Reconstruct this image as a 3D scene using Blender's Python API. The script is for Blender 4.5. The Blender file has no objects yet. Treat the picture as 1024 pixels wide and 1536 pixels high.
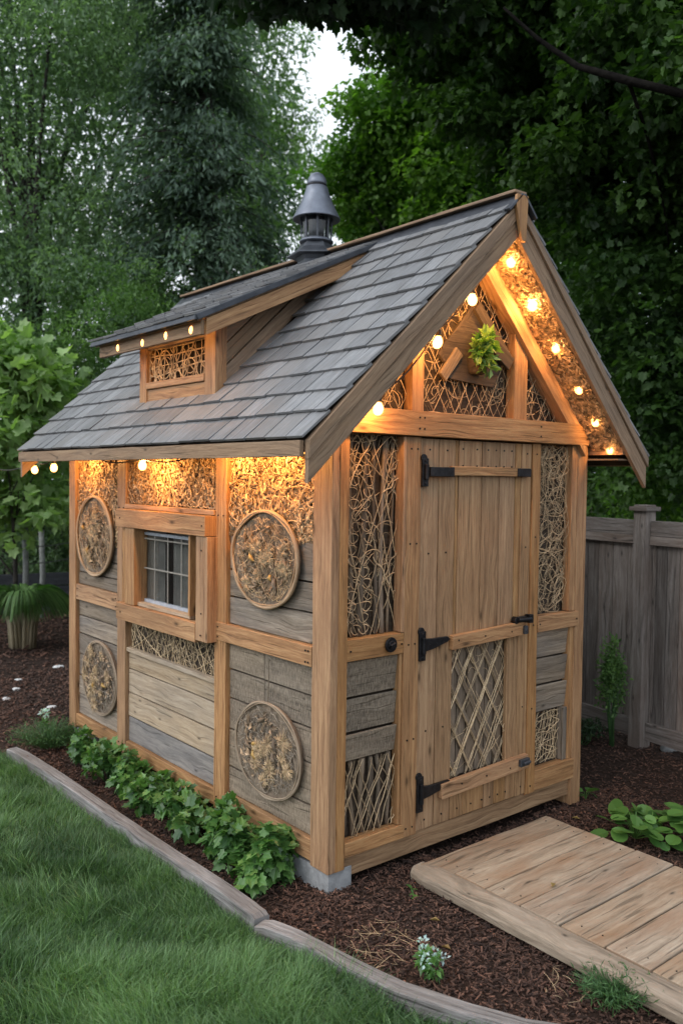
import bpy, math, random
import numpy as np
from mathutils import Vector
random.seed(7)
RNG = np.random.default_rng(11)
SC = bpy.context.scene
COL = SC.collection
V = lambda *a: np.array(a, float)
def unit(v):
    v = np.asarray(v, float); return v / (np.linalg.norm(v) + 1e-12)

# ------------------------------------------------------------------ materials
def new_mat(name):
    m = bpy.data.materials.new(name); m.use_nodes = True
    nt = m.node_tree; nt.nodes.clear()
    out = nt.nodes.new('ShaderNodeOutputMaterial')
    bs = nt.nodes.new('ShaderNodeBsdfPrincipled')
    nt.links.new(bs.outputs[0], out.inputs[0])
    return m, nt, bs, out
def N(nt, kind, **kw):
    n = nt.nodes.new(kind)
    for k, v in kw.items():
        if k in n.inputs.keys() and not hasattr(n, k): n.inputs[k].default_value = v
        else: setattr(n, k, v)
    return n
def inp(n, **kw):
    for k, v in kw.items(): n.inputs[k.replace('_', ' ')].default_value = v
    return n
def ramp(nt, fac, stops):
    r = nt.nodes.new('ShaderNodeValToRGB'); cr = r.color_ramp
    while len(cr.elements) < len(stops): cr.elements.new(0.5)
    for e, (p, c) in zip(cr.elements, stops):
        e.position = p; e.color = (c[0], c[1], c[2], 1) if not isinstance(c, (int, float)) else (c, c, c, 1)
    nt.links.new(fac, r.inputs[0]); return r
def mapping(nt, vec, scale, loc=(0, 0, 0)):
    m = nt.nodes.new('ShaderNodeMapping'); m.inputs['Scale'].default_value = scale; m.inputs['Location'].default_value = loc
    nt.links.new(vec, m.inputs['Vector']); return m.outputs[0]
def noise(nt, vec, scale, detail=4, rough=.6, dist=0):
    n = nt.nodes.new('ShaderNodeTexNoise'); n.inputs['Scale'].default_value = scale; n.inputs['Detail'].default_value = detail
    n.inputs['Roughness'].default_value = rough; n.inputs['Distortion'].default_value = dist
    nt.links.new(vec, n.inputs['Vector']); return n.outputs['Fac']
def mixc(nt, fac, a, b, mode='MIX'):
    n = nt.nodes.new('ShaderNodeMix'); n.data_type = 'RGBA'; n.blend_type = mode
    for sock, val in ((n.inputs[0], fac), (n.inputs[6], a), (n.inputs[7], b)):
        if hasattr(val, 'is_output'): nt.links.new(val, sock)
        elif isinstance(val, (int, float)): sock.default_value = val
        else: sock.default_value = (*val, 1)
    return n.outputs[2]
def mth(nt, op, a, b=0.0):
    n = nt.nodes.new('ShaderNodeMath'); n.operation = op
    for i, val in enumerate((a, b)):
        if hasattr(val, 'is_output'): nt.links.new(val, n.inputs[i])
        else: n.inputs[i].default_value = val
    return n.outputs[0]
def attr(nt, name='tint'):
    a = nt.nodes.new('ShaderNodeAttribute'); a.attribute_name = name; return a.outputs['Fac']
def bump(nt, bs, h, strength=.4, dist=.004):
    b = nt.nodes.new('ShaderNodeBump'); b.inputs['Strength'].default_value = strength; b.inputs['Distance'].default_value = dist
    nt.links.new(h, b.inputs['Height']); nt.links.new(b.outputs[0], bs.inputs['Normal'])

def wood(name, dark, mid, light, rough=.65, grain=26, knots=.055, stain=.35, staincol=None, bumps=.35, saw=0, vary=.35, hue=None, spec=.35):
    m, nt, bs, out = new_mat(name)
    uv = nt.nodes.new('ShaderNodeUVMap'); uv.uv_map = 'UVMap'; vec = uv.outputs[0]
    # wobble the grain around the knots
    vk = nt.nodes.new('ShaderNodeTexVoronoi'); vk.inputs['Scale'].default_value = 1; vk.voronoi_dimensions = '2D'
    nt.links.new(mapping(nt, vec, (2.6, 7, 1)), vk.inputs['Vector'])
    warp = ramp(nt, vk.outputs['Distance'], [(0, 1), (.35, 0)])
    comb = nt.nodes.new('ShaderNodeCombineXYZ'); nt.links.new(mth(nt, 'MULTIPLY', warp.outputs[0], .02), comb.inputs[1])
    add = nt.nodes.new('ShaderNodeVectorMath'); add.operation = 'ADD'
    nt.links.new(vec, add.inputs[0]); nt.links.new(comb.outputs[0], add.inputs[1])
    wv = add.outputs[0]
    grain = grain * 1.7
    g1 = noise(nt, mapping(nt, wv, (1.5, grain, 1)), 1.6, 6, .7, .5)
    g2 = noise(nt, mapping(nt, wv, (9, grain * 3, 1)), 2.0, 4, .7, 0)
    g = mth(nt, 'ADD', mth(nt, 'MULTIPLY', g1, .7), mth(nt, 'MULTIPLY', g2, .3))
    r = ramp(nt, g, [(.36, dark), (.5, mid), (.63, light)])
    col = r.outputs[0]
    big = noise(nt, mapping(nt, vec, (1.5, 5, 1), (3, 7, 0)), 1.3, 4, .6, .3)
    sc = staincol or tuple(c * .45 for c in mid)
    sr = ramp(nt, big, [(.42, 0), (.72, 1)])
    col = mixc(nt, mth(nt, 'MULTIPLY', sr.outputs[0], stain), col, sc)
    t = attr(nt)
    tv = nt.nodes.new('ShaderNodeMapRange'); nt.links.new(t, tv.inputs[0]); tv.inputs[3].default_value = 1 - vary; tv.inputs[4].default_value = 1 + vary * .8
    hs = nt.nodes.new('ShaderNodeHueSaturation'); nt.links.new(col, hs.inputs['Color']); nt.links.new(tv.outputs[0], hs.inputs['Value'])
    sv = nt.nodes.new('ShaderNodeMapRange'); nt.links.new(mth(nt, 'FRACT', mth(nt, 'MULTIPLY', t, 7.3)), sv.inputs[0]); sv.inputs[3].default_value = .86; sv.inputs[4].default_value = 1.04
    nt.links.new(sv.outputs[0], hs.inputs['Saturation'])
    col = hs.outputs[0]
    if knots > 0:
        kr = ramp(nt, vk.outputs['Distance'], [(knots * .5, 1), (knots * 1.4, .35), (knots * 2.4, 0)])
        # only some cells have a knot
        sel = nt.nodes.new('ShaderNodeSeparateColor'); nt.links.new(vk.outputs['Color'], sel.inputs[0])
        ks = mth(nt, 'GREATER_THAN', sel.outputs[0], .6)
        col = mixc(nt, mth(nt, 'MULTIPLY', mth(nt, 'MULTIPLY', kr.outputs[0], ks), .85), col, tuple(c * .16 for c in mid))
    # thin dark checks along the grain
    ck = noise(nt, mapping(nt, wv, (2.2, grain * 2.2, 1), (9, 2, 0)), 1.2, 2, .5, .2)
    ckr = ramp(nt, ck, [(.60, 0), (.68, 1)])
    col = mixc(nt, mth(nt, 'MULTIPLY', ckr.outputs[0], .6), col, tuple(c * .25 for c in mid))
    nt.links.new(col, bs.inputs['Base Color'])
    bs.inputs['Roughness'].default_value = rough
    bs.inputs['Specular IOR Level'].default_value = spec
    h = mth(nt, 'SUBTRACT', g, mth(nt, 'MULTIPLY', ckr.outputs[0], .5))
    if saw:
        s = noise(nt, mapping(nt, vec, (110, 20, 1)), 1.4, 3, .7, .2)
        sr2 = ramp(nt, s, [(.42, 0), (.6, 1)])
        col2 = mixc(nt, mth(nt, 'MULTIPLY', sr2.outputs[0], saw), col, tuple(min(1, c * 1.9) for c in light))
        nt.links.new(col2, bs.inputs['Base Color'])
        h = mth(nt, 'ADD', h, mth(nt, 'MULTIPLY', s, 1.2))
    bump(nt, bs, h, bumps, .006)
    return m

M = {}
M['frame'] = wood('honey_timber', (.21, .10, .04), (.375, .195, .08), (.50, .29, .13), .55, 20, .05, .5, vary=.15, bumps=.4)
M['door'] = wood('door_wood', (.18, .088, .034), (.335, .185, .078), (.45, .27, .125), .6, 22, .05, .4, vary=.2)
M['grey'] = wood('weathered_plank', (.14, .105, .075), (.25, .195, .14), (.37, .30, .23), .8, 18, .035, .6, (.13, .12, .115), .7, vary=.3)
M['pale'] = wood('pale_plank', (.24, .17, .105), (.37, .275, .18), (.47, .37, .26), .75, 16, .03, .5, (.21, .18, .15), .5, vary=.22)
M['slatey'] = wood('blue_grey_plank', (.12, .105, .095), (.20, .18, .165), (.29, .26, .235), .75, 14, .03, .5, (.10, .10, .11), .5, vary=.15)
M['sawn'] = wood('rough_sawn_plank', (.105, .08, .055), (.18, .14, .10), (.26, .21, .155), .9, 12, .02, .55, (.07, .058, .05), .9, saw=.33, vary=.2)
M['roofwood'] = wood('roof_trim_wood', (.17, .105, .06), (.28, .175, .10), (.37, .25, .15), .7, 18, .03, .5, (.16, .12, .09), .5, vary=.16)
M['fence'] = wood('fence_wood', (.095, .078, .066), (.175, .148, .13), (.265, .232, .208), .8, 16, .035, .7, (.11, .075, .055), .8, vary=.42)
M['deck'] = wood('deck_wood', (.20, .15, .10), (.32, .245, .17), (.42, .335, .24), .75, 12, .035, .9, (.27, .15, .075), .7, vary=.26)
M['deckedge'] = wood('deck_edge_log', (.17, .13, .09), (.29, .225, .16), (.40, .325, .245), .8, 10, .02, .6, (.2, .16, .12), .7, vary=.1)
M['edging'] = wood('edging_timber', (.11, .10, .095), (.22, .21, .205), (.33, .32, .31), .9, 22, .03, .75, (.10, .085, .07), 1.0, vary=.12)
M['backing'] = wood('dark_backing', (.03, .02, .013), (.055, .038, .025), (.09, .065, .045), .9, 10, 0, .4, vary=.2)
M['tanback'] = wood('tan_backing', (.07, .04, .02), (.12, .07, .035), (.17, .11, .06), .85, 10, 0, .4, vary=.2)
M['barkwood'] = wood('split_branch', (.10, .07, .045), (.19, .14, .095), (.29, .22, .155), .85, 30, .02, .4, vary=.35)
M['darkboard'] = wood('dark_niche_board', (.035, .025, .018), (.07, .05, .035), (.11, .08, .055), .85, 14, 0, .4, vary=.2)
M['bedwall'] = wood('raised_bed_board', (.035, .038, .045), (.06, .065, .075), (.09, .10, .115), .8, 12, 0, .4, vary=.2)

def simple(name, c1, c2, rough=.6, scale=20, metal=0, bumps=.2, dist=.003, coord='Object', tintv=0, spec=.5):
    m, nt, bs, out = new_mat(name)
    tc = nt.nodes.new('ShaderNodeTexCoord')
    n = noise(nt, tc.outputs[coord], scale, 5, .6, .2)
    r = ramp(nt, n, [(.35, c1), (.65, c2)])
    col = r.outputs[0]
    if tintv:
        tv = nt.nodes.new('ShaderNodeMapRange'); nt.links.new(attr(nt), tv.inputs[0]); tv.inputs[3].default_value = 1 - tintv; tv.inputs[4].default_value = 1 + tintv
        hs = nt.nodes.new('ShaderNodeHueSaturation'); nt.links.new(col, hs.inputs['Color']); nt.links.new(tv.outputs[0], hs.inputs['Value']); col = hs.outputs[0]
    nt.links.new(col, bs.inputs['Base Color'])
    bs.inputs['Roughness'].default_value = rough; bs.inputs['Metallic'].default_value = metal; bs.inputs['Specular IOR Level'].default_value = spec
    bump(nt, bs, n, bumps, dist)
    return m
M['twig'] = simple('dry_twig', (.33, .22, .12), (.52, .39, .24), .7, 60, tintv=.45)
M['straw'] = simple('dry_straw_shaving', (.38, .26, .14), (.60, .46, .29), .65, 45, tintv=.45)
M['shaving'] = simple('wood_shaving', (.30, .18, .085), (.60, .42, .24), .6, 45, tintv=.75)
M['greytwig'] = simple('grey_twig', (.17, .135, .10), (.36, .30, .235), .8, 60, tintv=.5)
M['bark_disc'] = simple('bark_disc', (.11, .08, .055), (.27, .205, .145), .9, 18, bumps=1, dist=.01, tintv=.3)
M['curl'] = simple('bark_curl', (.13, .085, .05), (.36, .25, .155), .8, 30, bumps=.6, tintv=.6)
M['white_twig'] = simple('bleached_twig', (.42, .39, .34), (.62, .58, .52), .8, 40, tintv=.3)
M['amber'] = simple('amber_seed_pod', (.30, .17, .04), (.48, .31, .09), .5, 30)
M['hoopwood'] = wood('bent_hoop', (.25, .15, .08), (.40, .26, .15), (.5, .36, .22), .7, 30, 0, .3, vary=.15)
M['hoopdark'] = wood('bent_vine_hoop', (.16, .115, .075), (.28, .21, .145), (.38, .3, .21), .75, 30, 0, .3, vary=.15)
M['iron'] = simple('black_iron', (.012, .012, .014), (.03, .03, .034), .42, 40, .7, .3, .002)
M['lead'] = simple('painted_sheet_metal', (.13, .145, .18), (.19, .21, .25), .4, 12, .5, .15, .003)
M['lead_dark'] = simple('dark_sheet_metal', (.05, .055, .065), (.08, .086, .10), .45, 14, .5, .2, .003)
M['concrete'] = simple('concrete_block', (.22, .225, .23), (.33, .335, .34), .9, 25, bumps=.8, dist=.006)
M['bark'] = simple('tree_bark', (.014, .012, .010), (.04, .034, .028), .9, 14, bumps=1, dist=.02)
M['iron_bark'] = simple('dark_maple_bark', (.006, .005, .005), (.016, .014, .012), .95, 14, bumps=1, dist=.02, spec=.1)
M['rock'] = simple('grey_rock', (.2, .2, .2), (.36, .36, .35), .85, 10, bumps=.8, dist=.02)
M['white_stone'] = simple('white_pebble', (.5, .5, .5), (.7, .7, .68), .7, 30)
M['chip'] = simple('mulch_chip', (.046, .022, .015), (.145, .075, .050), .85, 30, tintv=.75)
M['curtain'] = simple('curtain', (.10, .092, .083), (.17, .158, .142), .9, 6)
M['string'] = simple('twine', (.12, .09, .06), (.2, .16, .11), .9, 60)
M['cable'] = simple('cable', (.015, .015, .012), (.03, .028, .022), .6, 60)
M['stake'] = simple('pale_stake', (.16, .17, .16), (.26, .27, .26), .85, 15)
M['wire'] = simple('wire', (.12, .13, .12), (.2, .2, .2), .5, 30, .6)
M['muntin'] = simple('window_bar', (.24, .22, .19), (.32, .30, .26), .5, 40)
M['came'] = simple('window_sash', (.30, .33, .38), (.42, .45, .50), .5, 40)

def shingle_mat():
    m, nt, bs, out = new_mat('grey_shingle')
    uv = nt.nodes.new('ShaderNodeUVMap'); vec = uv.outputs[0]
    g = noise(nt, mapping(nt, vec, (4, 50, 1)), 1.5, 5, .65, .3)
    b = noise(nt, mapping(nt, vec, (5, 6, 1)), 1.6, 5, .65, .4)
    r = ramp(nt, g, [(.3, (.115, .116, .120)), (.5, (.18, .182, .188)), (.7, (.255, .257, .262))])
    br = ramp(nt, b, [(.45, 0), (.7, 1)])
    col = mixc(nt, mth(nt, 'MULTIPLY', br.outputs[0], .5), r.outputs[0], (.12, .112, .105))
    tv = nt.nodes.new('ShaderNodeMapRange'); t = attr(nt); nt.links.new(t, tv.inputs[0]); tv.inputs[3].default_value = .74; tv.inputs[4].default_value = 1.22
    hs = nt.nodes.new('ShaderNodeHueSaturation'); nt.links.new(col, hs.inputs['Color']); nt.links.new(tv.outputs[0], hs.inputs['Value'])
    warm = mixc(nt, mth(nt, 'GREATER_THAN', mth(nt, 'FRACT', mth(nt, 'MULTIPLY', t, 5.7)), .72), hs.outputs[0], (.18, .17, .16))
    col = mixc(nt, .35, hs.outputs[0], warm)
    nt.links.new(col, bs.inputs['Base Color']); bs.inputs['Roughness'].default_value = .55; bs.inputs['Specular IOR Level'].default_value = .5
    bump(nt, bs, mth(nt, 'ADD', g, b), .5, .005)
    return m
M['shingle'] = shingle_mat()

def leaf_mat(name, dark, light, trans=.35, rough=.5, spec=.4):
    m, nt, bs, out = new_mat(name)
    t = attr(nt)
    r = ramp(nt, t, [(0, dark), (.6, tuple((a + b) / 2 for a, b in zip(dark, light))), (1, light)])
    nt.links.new(r.outputs[0], bs.inputs['Base Color']); bs.inputs['Roughness'].default_value = rough; bs.inputs['Specular IOR Level'].default_value = spec
    tr = nt.nodes.new('ShaderNodeBsdfTranslucent')
    nt.links.new(mixc(nt, 1.0, r.outputs[0], (1.3, 1.6, .55), 'MULTIPLY'), tr.inputs[0])
    mx = nt.nodes.new('ShaderNodeMixShader'); mx.inputs[0].default_value = trans
    nt.links.new(bs.outputs[0], mx.inputs[1]); nt.links.new(tr.outputs[0], mx.inputs[2]); nt.links.new(mx.outputs[0], out.inputs[0])
    return m
M['leaf_maple'] = leaf_mat('maple_leaf', (.022, .055, .016), (.085, .17, .035), .4)
M['leaf_bright'] = leaf_mat('bright_leaf', (.045, .12, .02), (.17, .31, .05), .5)
M['leaf_hazy'] = leaf_mat('hazy_green_leaf', (.06, .11, .068), (.25, .36, .22), .45)  # distance haze is put into this paler, cooler leaf green
M['leaf_conifer'] = leaf_mat('conifer_spray', (.04, .075, .053), (.15, .225, .16), .3, .6)
M['leaf_airy'] = leaf_mat('airy_leaf', (.06, .12, .05), (.20, .31, .14), .5)
M['leaf_bush'] = leaf_mat('bush_leaf', (.06, .13, .04), (.19, .32, .10), .4)
M['leaf_big'] = leaf_mat('broad_leaf', (.15, .25, .09), (.42, .56, .26), .45)
M['leaf_bed'] = leaf_mat('bedding_leaf', (.035, .10, .025), (.13, .27, .07), .25, .35, .5)
M['leaf_hosta'] = leaf_mat('round_leaf', (.05, .13, .03), (.14, .28, .06), .25, .4)
M['leaf_pot'] = leaf_mat('variegated_leaf', (.05, .16, .03), (.30, .46, .14), .3, .35)
M['leaf_feather'] = leaf_mat('feathery_leaf', (.035, .09, .03), (.09, .19, .06), .2)
M['leaf_dark'] = leaf_mat('dark_green_leaf', (.012, .03, .012), (.035, .07, .025), .3)  # darkest of the leaf greens
M['petal'] = leaf_mat('white_petal', (.33, .48, .50), (.62, .74, .78), .3)
M['grassblade'] = leaf_mat('grass_blade', (.042, .095, .036), (.21, .35, .155), .3, .4)
M['drygrass'] = leaf_mat('dry_stem', (.26, .22, .14), (.5, .43, .29), .2, .7)

def ground_mat(name, a, b, c, scale=30, bs_=.8):
    m, nt, bs, out = new_mat(name)
    tc = nt.nodes.new('ShaderNodeTexCoord')
    n1 = noise(nt, tc.outputs['Object'], scale, 8, .7, .5)
    n2 = noise(nt, tc.outputs['Object'], scale * .06, 4, .6, 0)
    vo = nt.nodes.new('ShaderNodeTexVoronoi'); vo.inputs['Scale'].default_value = scale * 2.5; nt.links.new(tc.outputs['Object'], vo.inputs['Vector'])
    r = ramp(nt, n1, [(.35, a), (.52, b), (.72, c)])
    col = mixc(nt, mth(nt, 'MULTIPLY', n2, .6), r.outputs[0], tuple(x * .55 for x in b))
    nt.links.new(col, bs.inputs['Base Color']); bs.inputs['Roughness'].default_value = .95; bs.inputs['Specular IOR Level'].default_value = .2
    bump(nt, bs, mth(nt, 'ADD', n1, mth(nt, 'MULTIPLY', vo.outputs['Distance'], .5)), bs_, .02)
    return m
M['soil'] = ground_mat('soil', (.016, .010, .0075), (.042, .025, .018), (.085, .054, .041), 38)
M['turf'] = ground_mat('turf', (.012, .022, .008), (.025, .045, .015), (.04, .06, .02), 40)
def flat_glow():
    m, nt, bs, out = new_mat('lit_bulb')
    em = nt.nodes.new('ShaderNodeEmission'); em.inputs[0].default_value = (1, .45, .12, 1); em.inputs[1].default_value = 8
    tr = nt.nodes.new('ShaderNodeBsdfTransparent')
    mx = nt.nodes.new('ShaderNodeMixShader'); mx.inputs[0].default_value = .5
    nt.links.new(tr.outputs[0], mx.inputs[1]); nt.links.new(em.outputs[0], mx.inputs[2]); nt.links.new(mx.outputs[0], out.inputs[0])
    m.cycles.emission_sampling = 'NONE'
    return m
M['bulb'] = flat_glow()
def filament():
    m, nt, bs, out = new_mat('bulb_filament')
    em = nt.nodes.new('ShaderNodeEmission'); em.inputs[0].default_value = (1, .70, .34, 1); em.inputs[1].default_value = 22
    nt.links.new(em.outputs[0], out.inputs[0]); m.cycles.emission_sampling = 'NONE'; return m
M['filament'] = filament()
def glassm(name, tint, rough=.03, mix=.25):
    m, nt, bs, out = new_mat(name)
    gl = nt.nodes.new('ShaderNodeBsdfGlossy'); gl.inputs['Roughness'].default_value = rough
    tr = nt.nodes.new('ShaderNodeBsdfTransparent'); tr.inputs[0].default_value = (*tint, 1)
    fr = nt.nodes.new('ShaderNodeLayerWeight'); fr.inputs[0].default_value = .5
    mx = nt.nodes.new('ShaderNodeMixShader'); nt.links.new(mth(nt, 'ADD', mth(nt, 'MULTIPLY', mth(nt, 'POWER', fr.outputs['Facing'], 4.0), .45), mix * .2), mx.inputs[0])
    nt.links.new(tr.outputs[0], mx.inputs[1]); nt.links.new(gl.outputs[0], mx.inputs[2]); nt.links.new(mx.outputs[0], out.inputs[0]); return m
M['glass'] = glassm('window_glass', (.93, .95, .95))
M['lglass'] = glassm('lantern_glass', (.6, .62, .62), .15, .3)

# ------------------------------------------------------------------ mesh helpers
class MB:
    def __init__(s): s.v = []; s.f = []; s.uv = []; s.t = []
    def add(s, verts, faces, uvs, tint=None):
        o = len(s.v); t = random.random() if tint is None else tint
        s.v += [tuple(map(float, p)) for p in verts]; s.t += [t] * len(verts)
        for f, u in zip(faces, uvs): s.f.append([o + i for i in f]); s.uv += u
        return s
    def beam(s, p0, p1, w, h, tint=None, jit=.0012, seg=.22, twist=0):
        """box whose centre line runs p0 -> p1; w and h are full cross vectors"""
        p0 = np.asarray(p0, float); p1 = np.asarray(p1, float); w = np.asarray(w, float); h = np.asarray(h, float)
        L = np.linalg.norm(p1 - p0); n = max(1, int(L / seg))
        if np.dot(np.cross(w, h), p1 - p0) < 0: h = -h
        W, H = np.linalg.norm(w), np.linalg.norm(h); uw, uh = unit(w), unit(h)
        cs = [(-.5, -.5), (.5, -.5), (.5, .5), (-.5, .5)]
        per = [0, W, W + H, 2 * W + H, 2 * W + 2 * H]
        ou, ov = random.uniform(0, 60), random.uniform(0, 60)
        vs = []
        for k in range(n + 1):
            c = p0 + (p1 - p0) * k / n
            for a, b in cs:
                vs.append(c + w * a + h * b + uw * random.uniform(-jit, jit) + uh * random.uniform(-jit, jit))
        fs = []; us = []
        for k in range(n):
            for j in range(4):
                a = k * 4 + j; b = k * 4 + (j + 1) % 4
                fs.append([a, b, b + 4, a + 4])
                u0, u1 = ou + L * k / n, ou + L * (k + 1) / n
                us.append([(u0, ov + per[j]), (u0, ov + per[j + 1]), (u1, ov + per[j + 1]), (u1, ov + per[j])])
        for base, order in ((0, [3, 2, 1, 0]), (n * 4, [0, 1, 2, 3])):
            fs.append([base + i for i in order]); us.append([(ou + cs[i][0] * W * .2, ov + cs[i][1] * H * 3) for i in order])
        return s.add(vs, fs, us, tint)
    def box(s, x0, x1, y0, y1, z0, z1, g='z', tint=None, jit=.0012, seg=.22):
        cx, cy, cz = (x0 + x1) / 2, (y0 + y1) / 2, (z0 + z1) / 2
        if g == 'x': return s.beam((x0, cy, cz), (x1, cy, cz), (0, y1 - y0, 0), (0, 0, z1 - z0), tint, jit, seg)
        if g == 'y': return s.beam((cx, y0, cz), (cx, y1, cz), (0, 0, z1 - z0), (x1 - x0, 0, 0), tint, jit, seg)
        return s.beam((cx, cy, z0), (cx, cy, z1), (x1 - x0, 0, 0), (0, y1 - y0, 0), tint, jit, seg)
    def prism(s, pts, ext, grain, tint=None):
        pts = [np.asarray(p, float) for p in pts]; ext = np.asarray(ext, float); g = unit(grain); n = len(pts)
        nrm = np.zeros(3)
        for i in range(n): nrm += np.cross(pts[i], pts[(i + 1) % n])
        if np.dot(nrm, ext) > 0: pts = pts[::-1]
        vs = pts + [p + ext for p in pts]
        fs = [list(range(n)), list(range(2 * n - 1, n - 1, -1))]
        for i in range(n):
            j = (i + 1) % n; fs.append([j, i, i + n, j + n])
        ou, ov = random.uniform(0, 60), random.uniform(0, 60); us = []
        for f in fs:
            P = [vs[i] for i in f]; nn = unit(np.cross(P[1] - P[0], P[2] - P[0]))
            q = np.cross(nn, g)
            if np.linalg.norm(q) < .2: q = unit(np.cross(nn, (.3, .5, .8)))
            q = unit(q); us.append([(ou + float(np.dot(p, g)), ov + float(np.dot(p, q))) for p in P])
        return s.add(vs, fs, us, tint)
    def tube(s, pts, r, sides=8, tint=None, caps=True, closed=False):
        pts = [np.asarray(p, float) for p in pts]; n = len(pts)
        rr = r if hasattr(r, '__len__') else [r] * n
        ou, ov = random.uniform(0, 60), random.uniform(0, 60)
        vs = []; up = None; cum = 0; us_ = []
        for i in range(n):
            if closed: t = unit(pts[(i + 1) % n] - pts[i - 1])
            else: t = unit(pts[min(i + 1, n - 1)] - pts[max(i - 1, 0)])
            if up is None: up = unit(np.cross(t, (.31, .22, .92) if abs(t[2]) < .9 else (1, .1, 0)))
            up = unit(up - t * np.dot(up, t)); sd = np.cross(t, up)
            if i: cum += np.linalg.norm(pts[i] - pts[i - 1])
            us_.append(cum)
            for k in range(sides):
                a = 2 * math.pi * k / sides; vs.append(pts[i] + (up * math.cos(a) + sd * math.sin(a)) * rr[i])
        fs = []; uv = []
        m = n if closed else n - 1
        for i in range(m):
            j = (i + 1) % n
            for k in range(sides):
                k2 = (k + 1) % sides
                fs.append([i * sides + k, i * sides + k2, j * sides + k2, j * sides + k])
                u0 = us_[i]; u1 = us_[j] if j > i else us_[i] + .05; w = 2 * math.pi * rr[i] / sides
                uv.append([(ou + u0, ov + k * w), (ou + u0, ov + (k + 1) * w), (ou + u1, ov + (k + 1) * w), (ou + u1, ov + k * w)])
        if caps and not closed:
            fs.append(list(range(sides - 1, -1, -1))); uv.append([(ou, ov)] * sides)
            fs.append([(n - 1) * sides + k for k in range(sides)]); uv.append([(ou, ov)] * sides)
        return s.add(vs, fs, uv, tint)
    def lathe(s, c, prof, sides=24, tint=None, rot=0):
        vs = []; c = np.asarray(c, float)
        for r, z in prof:
            for k in range(sides):
                a = rot + 2 * math.pi * k / sides; vs.append(c + V(r * math.cos(a), r * math.sin(a), z))
        fs = []; uv = []
        for i in range(len(prof) - 1):
            for k in range(sides):
                k2 = (k + 1) % sides
                fs.append([i * sides + k, i * sides + k2, (i + 1) * sides + k2, (i + 1) * sides + k])
                uv.append([(k / sides, prof[i][1]), ((k + 1) / sides, prof[i][1]), ((k + 1) / sides, prof[i + 1][1]), (k / sides, prof[i + 1][1])])
        if prof[0][0] > 1e-5: fs.append(list(range(sides - 1, -1, -1))); uv.append([(0, 0)] * sides)
        if prof[-1][0] > 1e-5: fs.append([(len(prof) - 1) * sides + k for k in range(sides)]); uv.append([(0, 0)] * sides)
        return s.add(vs, fs, uv, tint)

WPOS = {}
def make_obj(name, verts, loops, starts, mat, parent=None, tint=None, uv=None, smooth=False, bevel=0, origin=None):
    verts = np.asarray(verts, np.float32).reshape(-1, 3)
    if origin is None: origin = V((verts[:, 0].min() + verts[:, 0].max()) / 2, (verts[:, 1].min() + verts[:, 1].max()) / 2, verts[:, 2].min())
    me = bpy.data.meshes.new(name)
    me.vertices.add(len(verts)); me.vertices.foreach_set('co', (verts - origin).astype(np.float32).ravel())
    me.loops.add(len(loops)); me.loops.foreach_set('vertex_index', np.asarray(loops, np.int32))
    me.polygons.add(len(starts)); me.polygons.foreach_set('loop_start', np.asarray(starts, np.int32))
    if smooth: me.polygons.foreach_set('use_smooth', np.ones(len(starts), bool))
    else: me.polygons.foreach_set('use_smooth', np.zeros(len(starts), bool))
    me.update(calc_edges=True)
    if tint is not None:
        a = me.attributes.new('tint', 'FLOAT', 'POINT'); a.data.foreach_set('value', np.asarray(tint, np.float32))
    if uv is not None:
        l = me.uv_layers.new(name='UVMap'); l.data.foreach_set('uv', np.asarray(uv, np.float32).ravel())
    me.materials.append(mat)
    o = bpy.data.objects.new(name, me); COL.objects.link(o)
    pw = WPOS.get(parent.name, V(0, 0, 0)) if parent else V(0, 0, 0)
    o.location = tuple(float(x) for x in (np.asarray(origin, float) - pw)); o.parent = parent
    WPOS[o.name] = np.asarray(origin, float)
    if bevel:
        b = o.modifiers.new('bevel', 'BEVEL'); b.width = bevel; b.segments = 2; b.limit_method = 'ANGLE'; b.angle_limit = math.radians(40)
    return o
def build(name, mb, mat, parent=None, bevel=.0025, smooth=False, origin=None):
    loops = [i for f in mb.f for i in f]; starts = np.cumsum([0] + [len(f) for f in mb.f[:-1]])
    return make_obj(name, mb.v, loops, starts, mat, parent, mb.t, mb.uv, smooth, bevel, origin)
def empty(name, loc):
    o = bpy.data.objects.new(name, None); o.empty_display_size = .1; COL.objects.link(o); o.location = loc; WPOS[o.name] = V(*loc); return o
def tag(o, label=None, cat=None, group=None, kind=None):
    for k, v in (('label', label), ('category', cat), ('group', group), ('kind', kind)):
        if v: o[k] = v
    return o
def copy_tree(o, loc, parent=None):
    c = o.copy(); COL.objects.link(c); c.parent = parent
    if loc is not None: c.location = loc
    for ch in list(o.children): copy_tree(ch, None, c)
    return c

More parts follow.
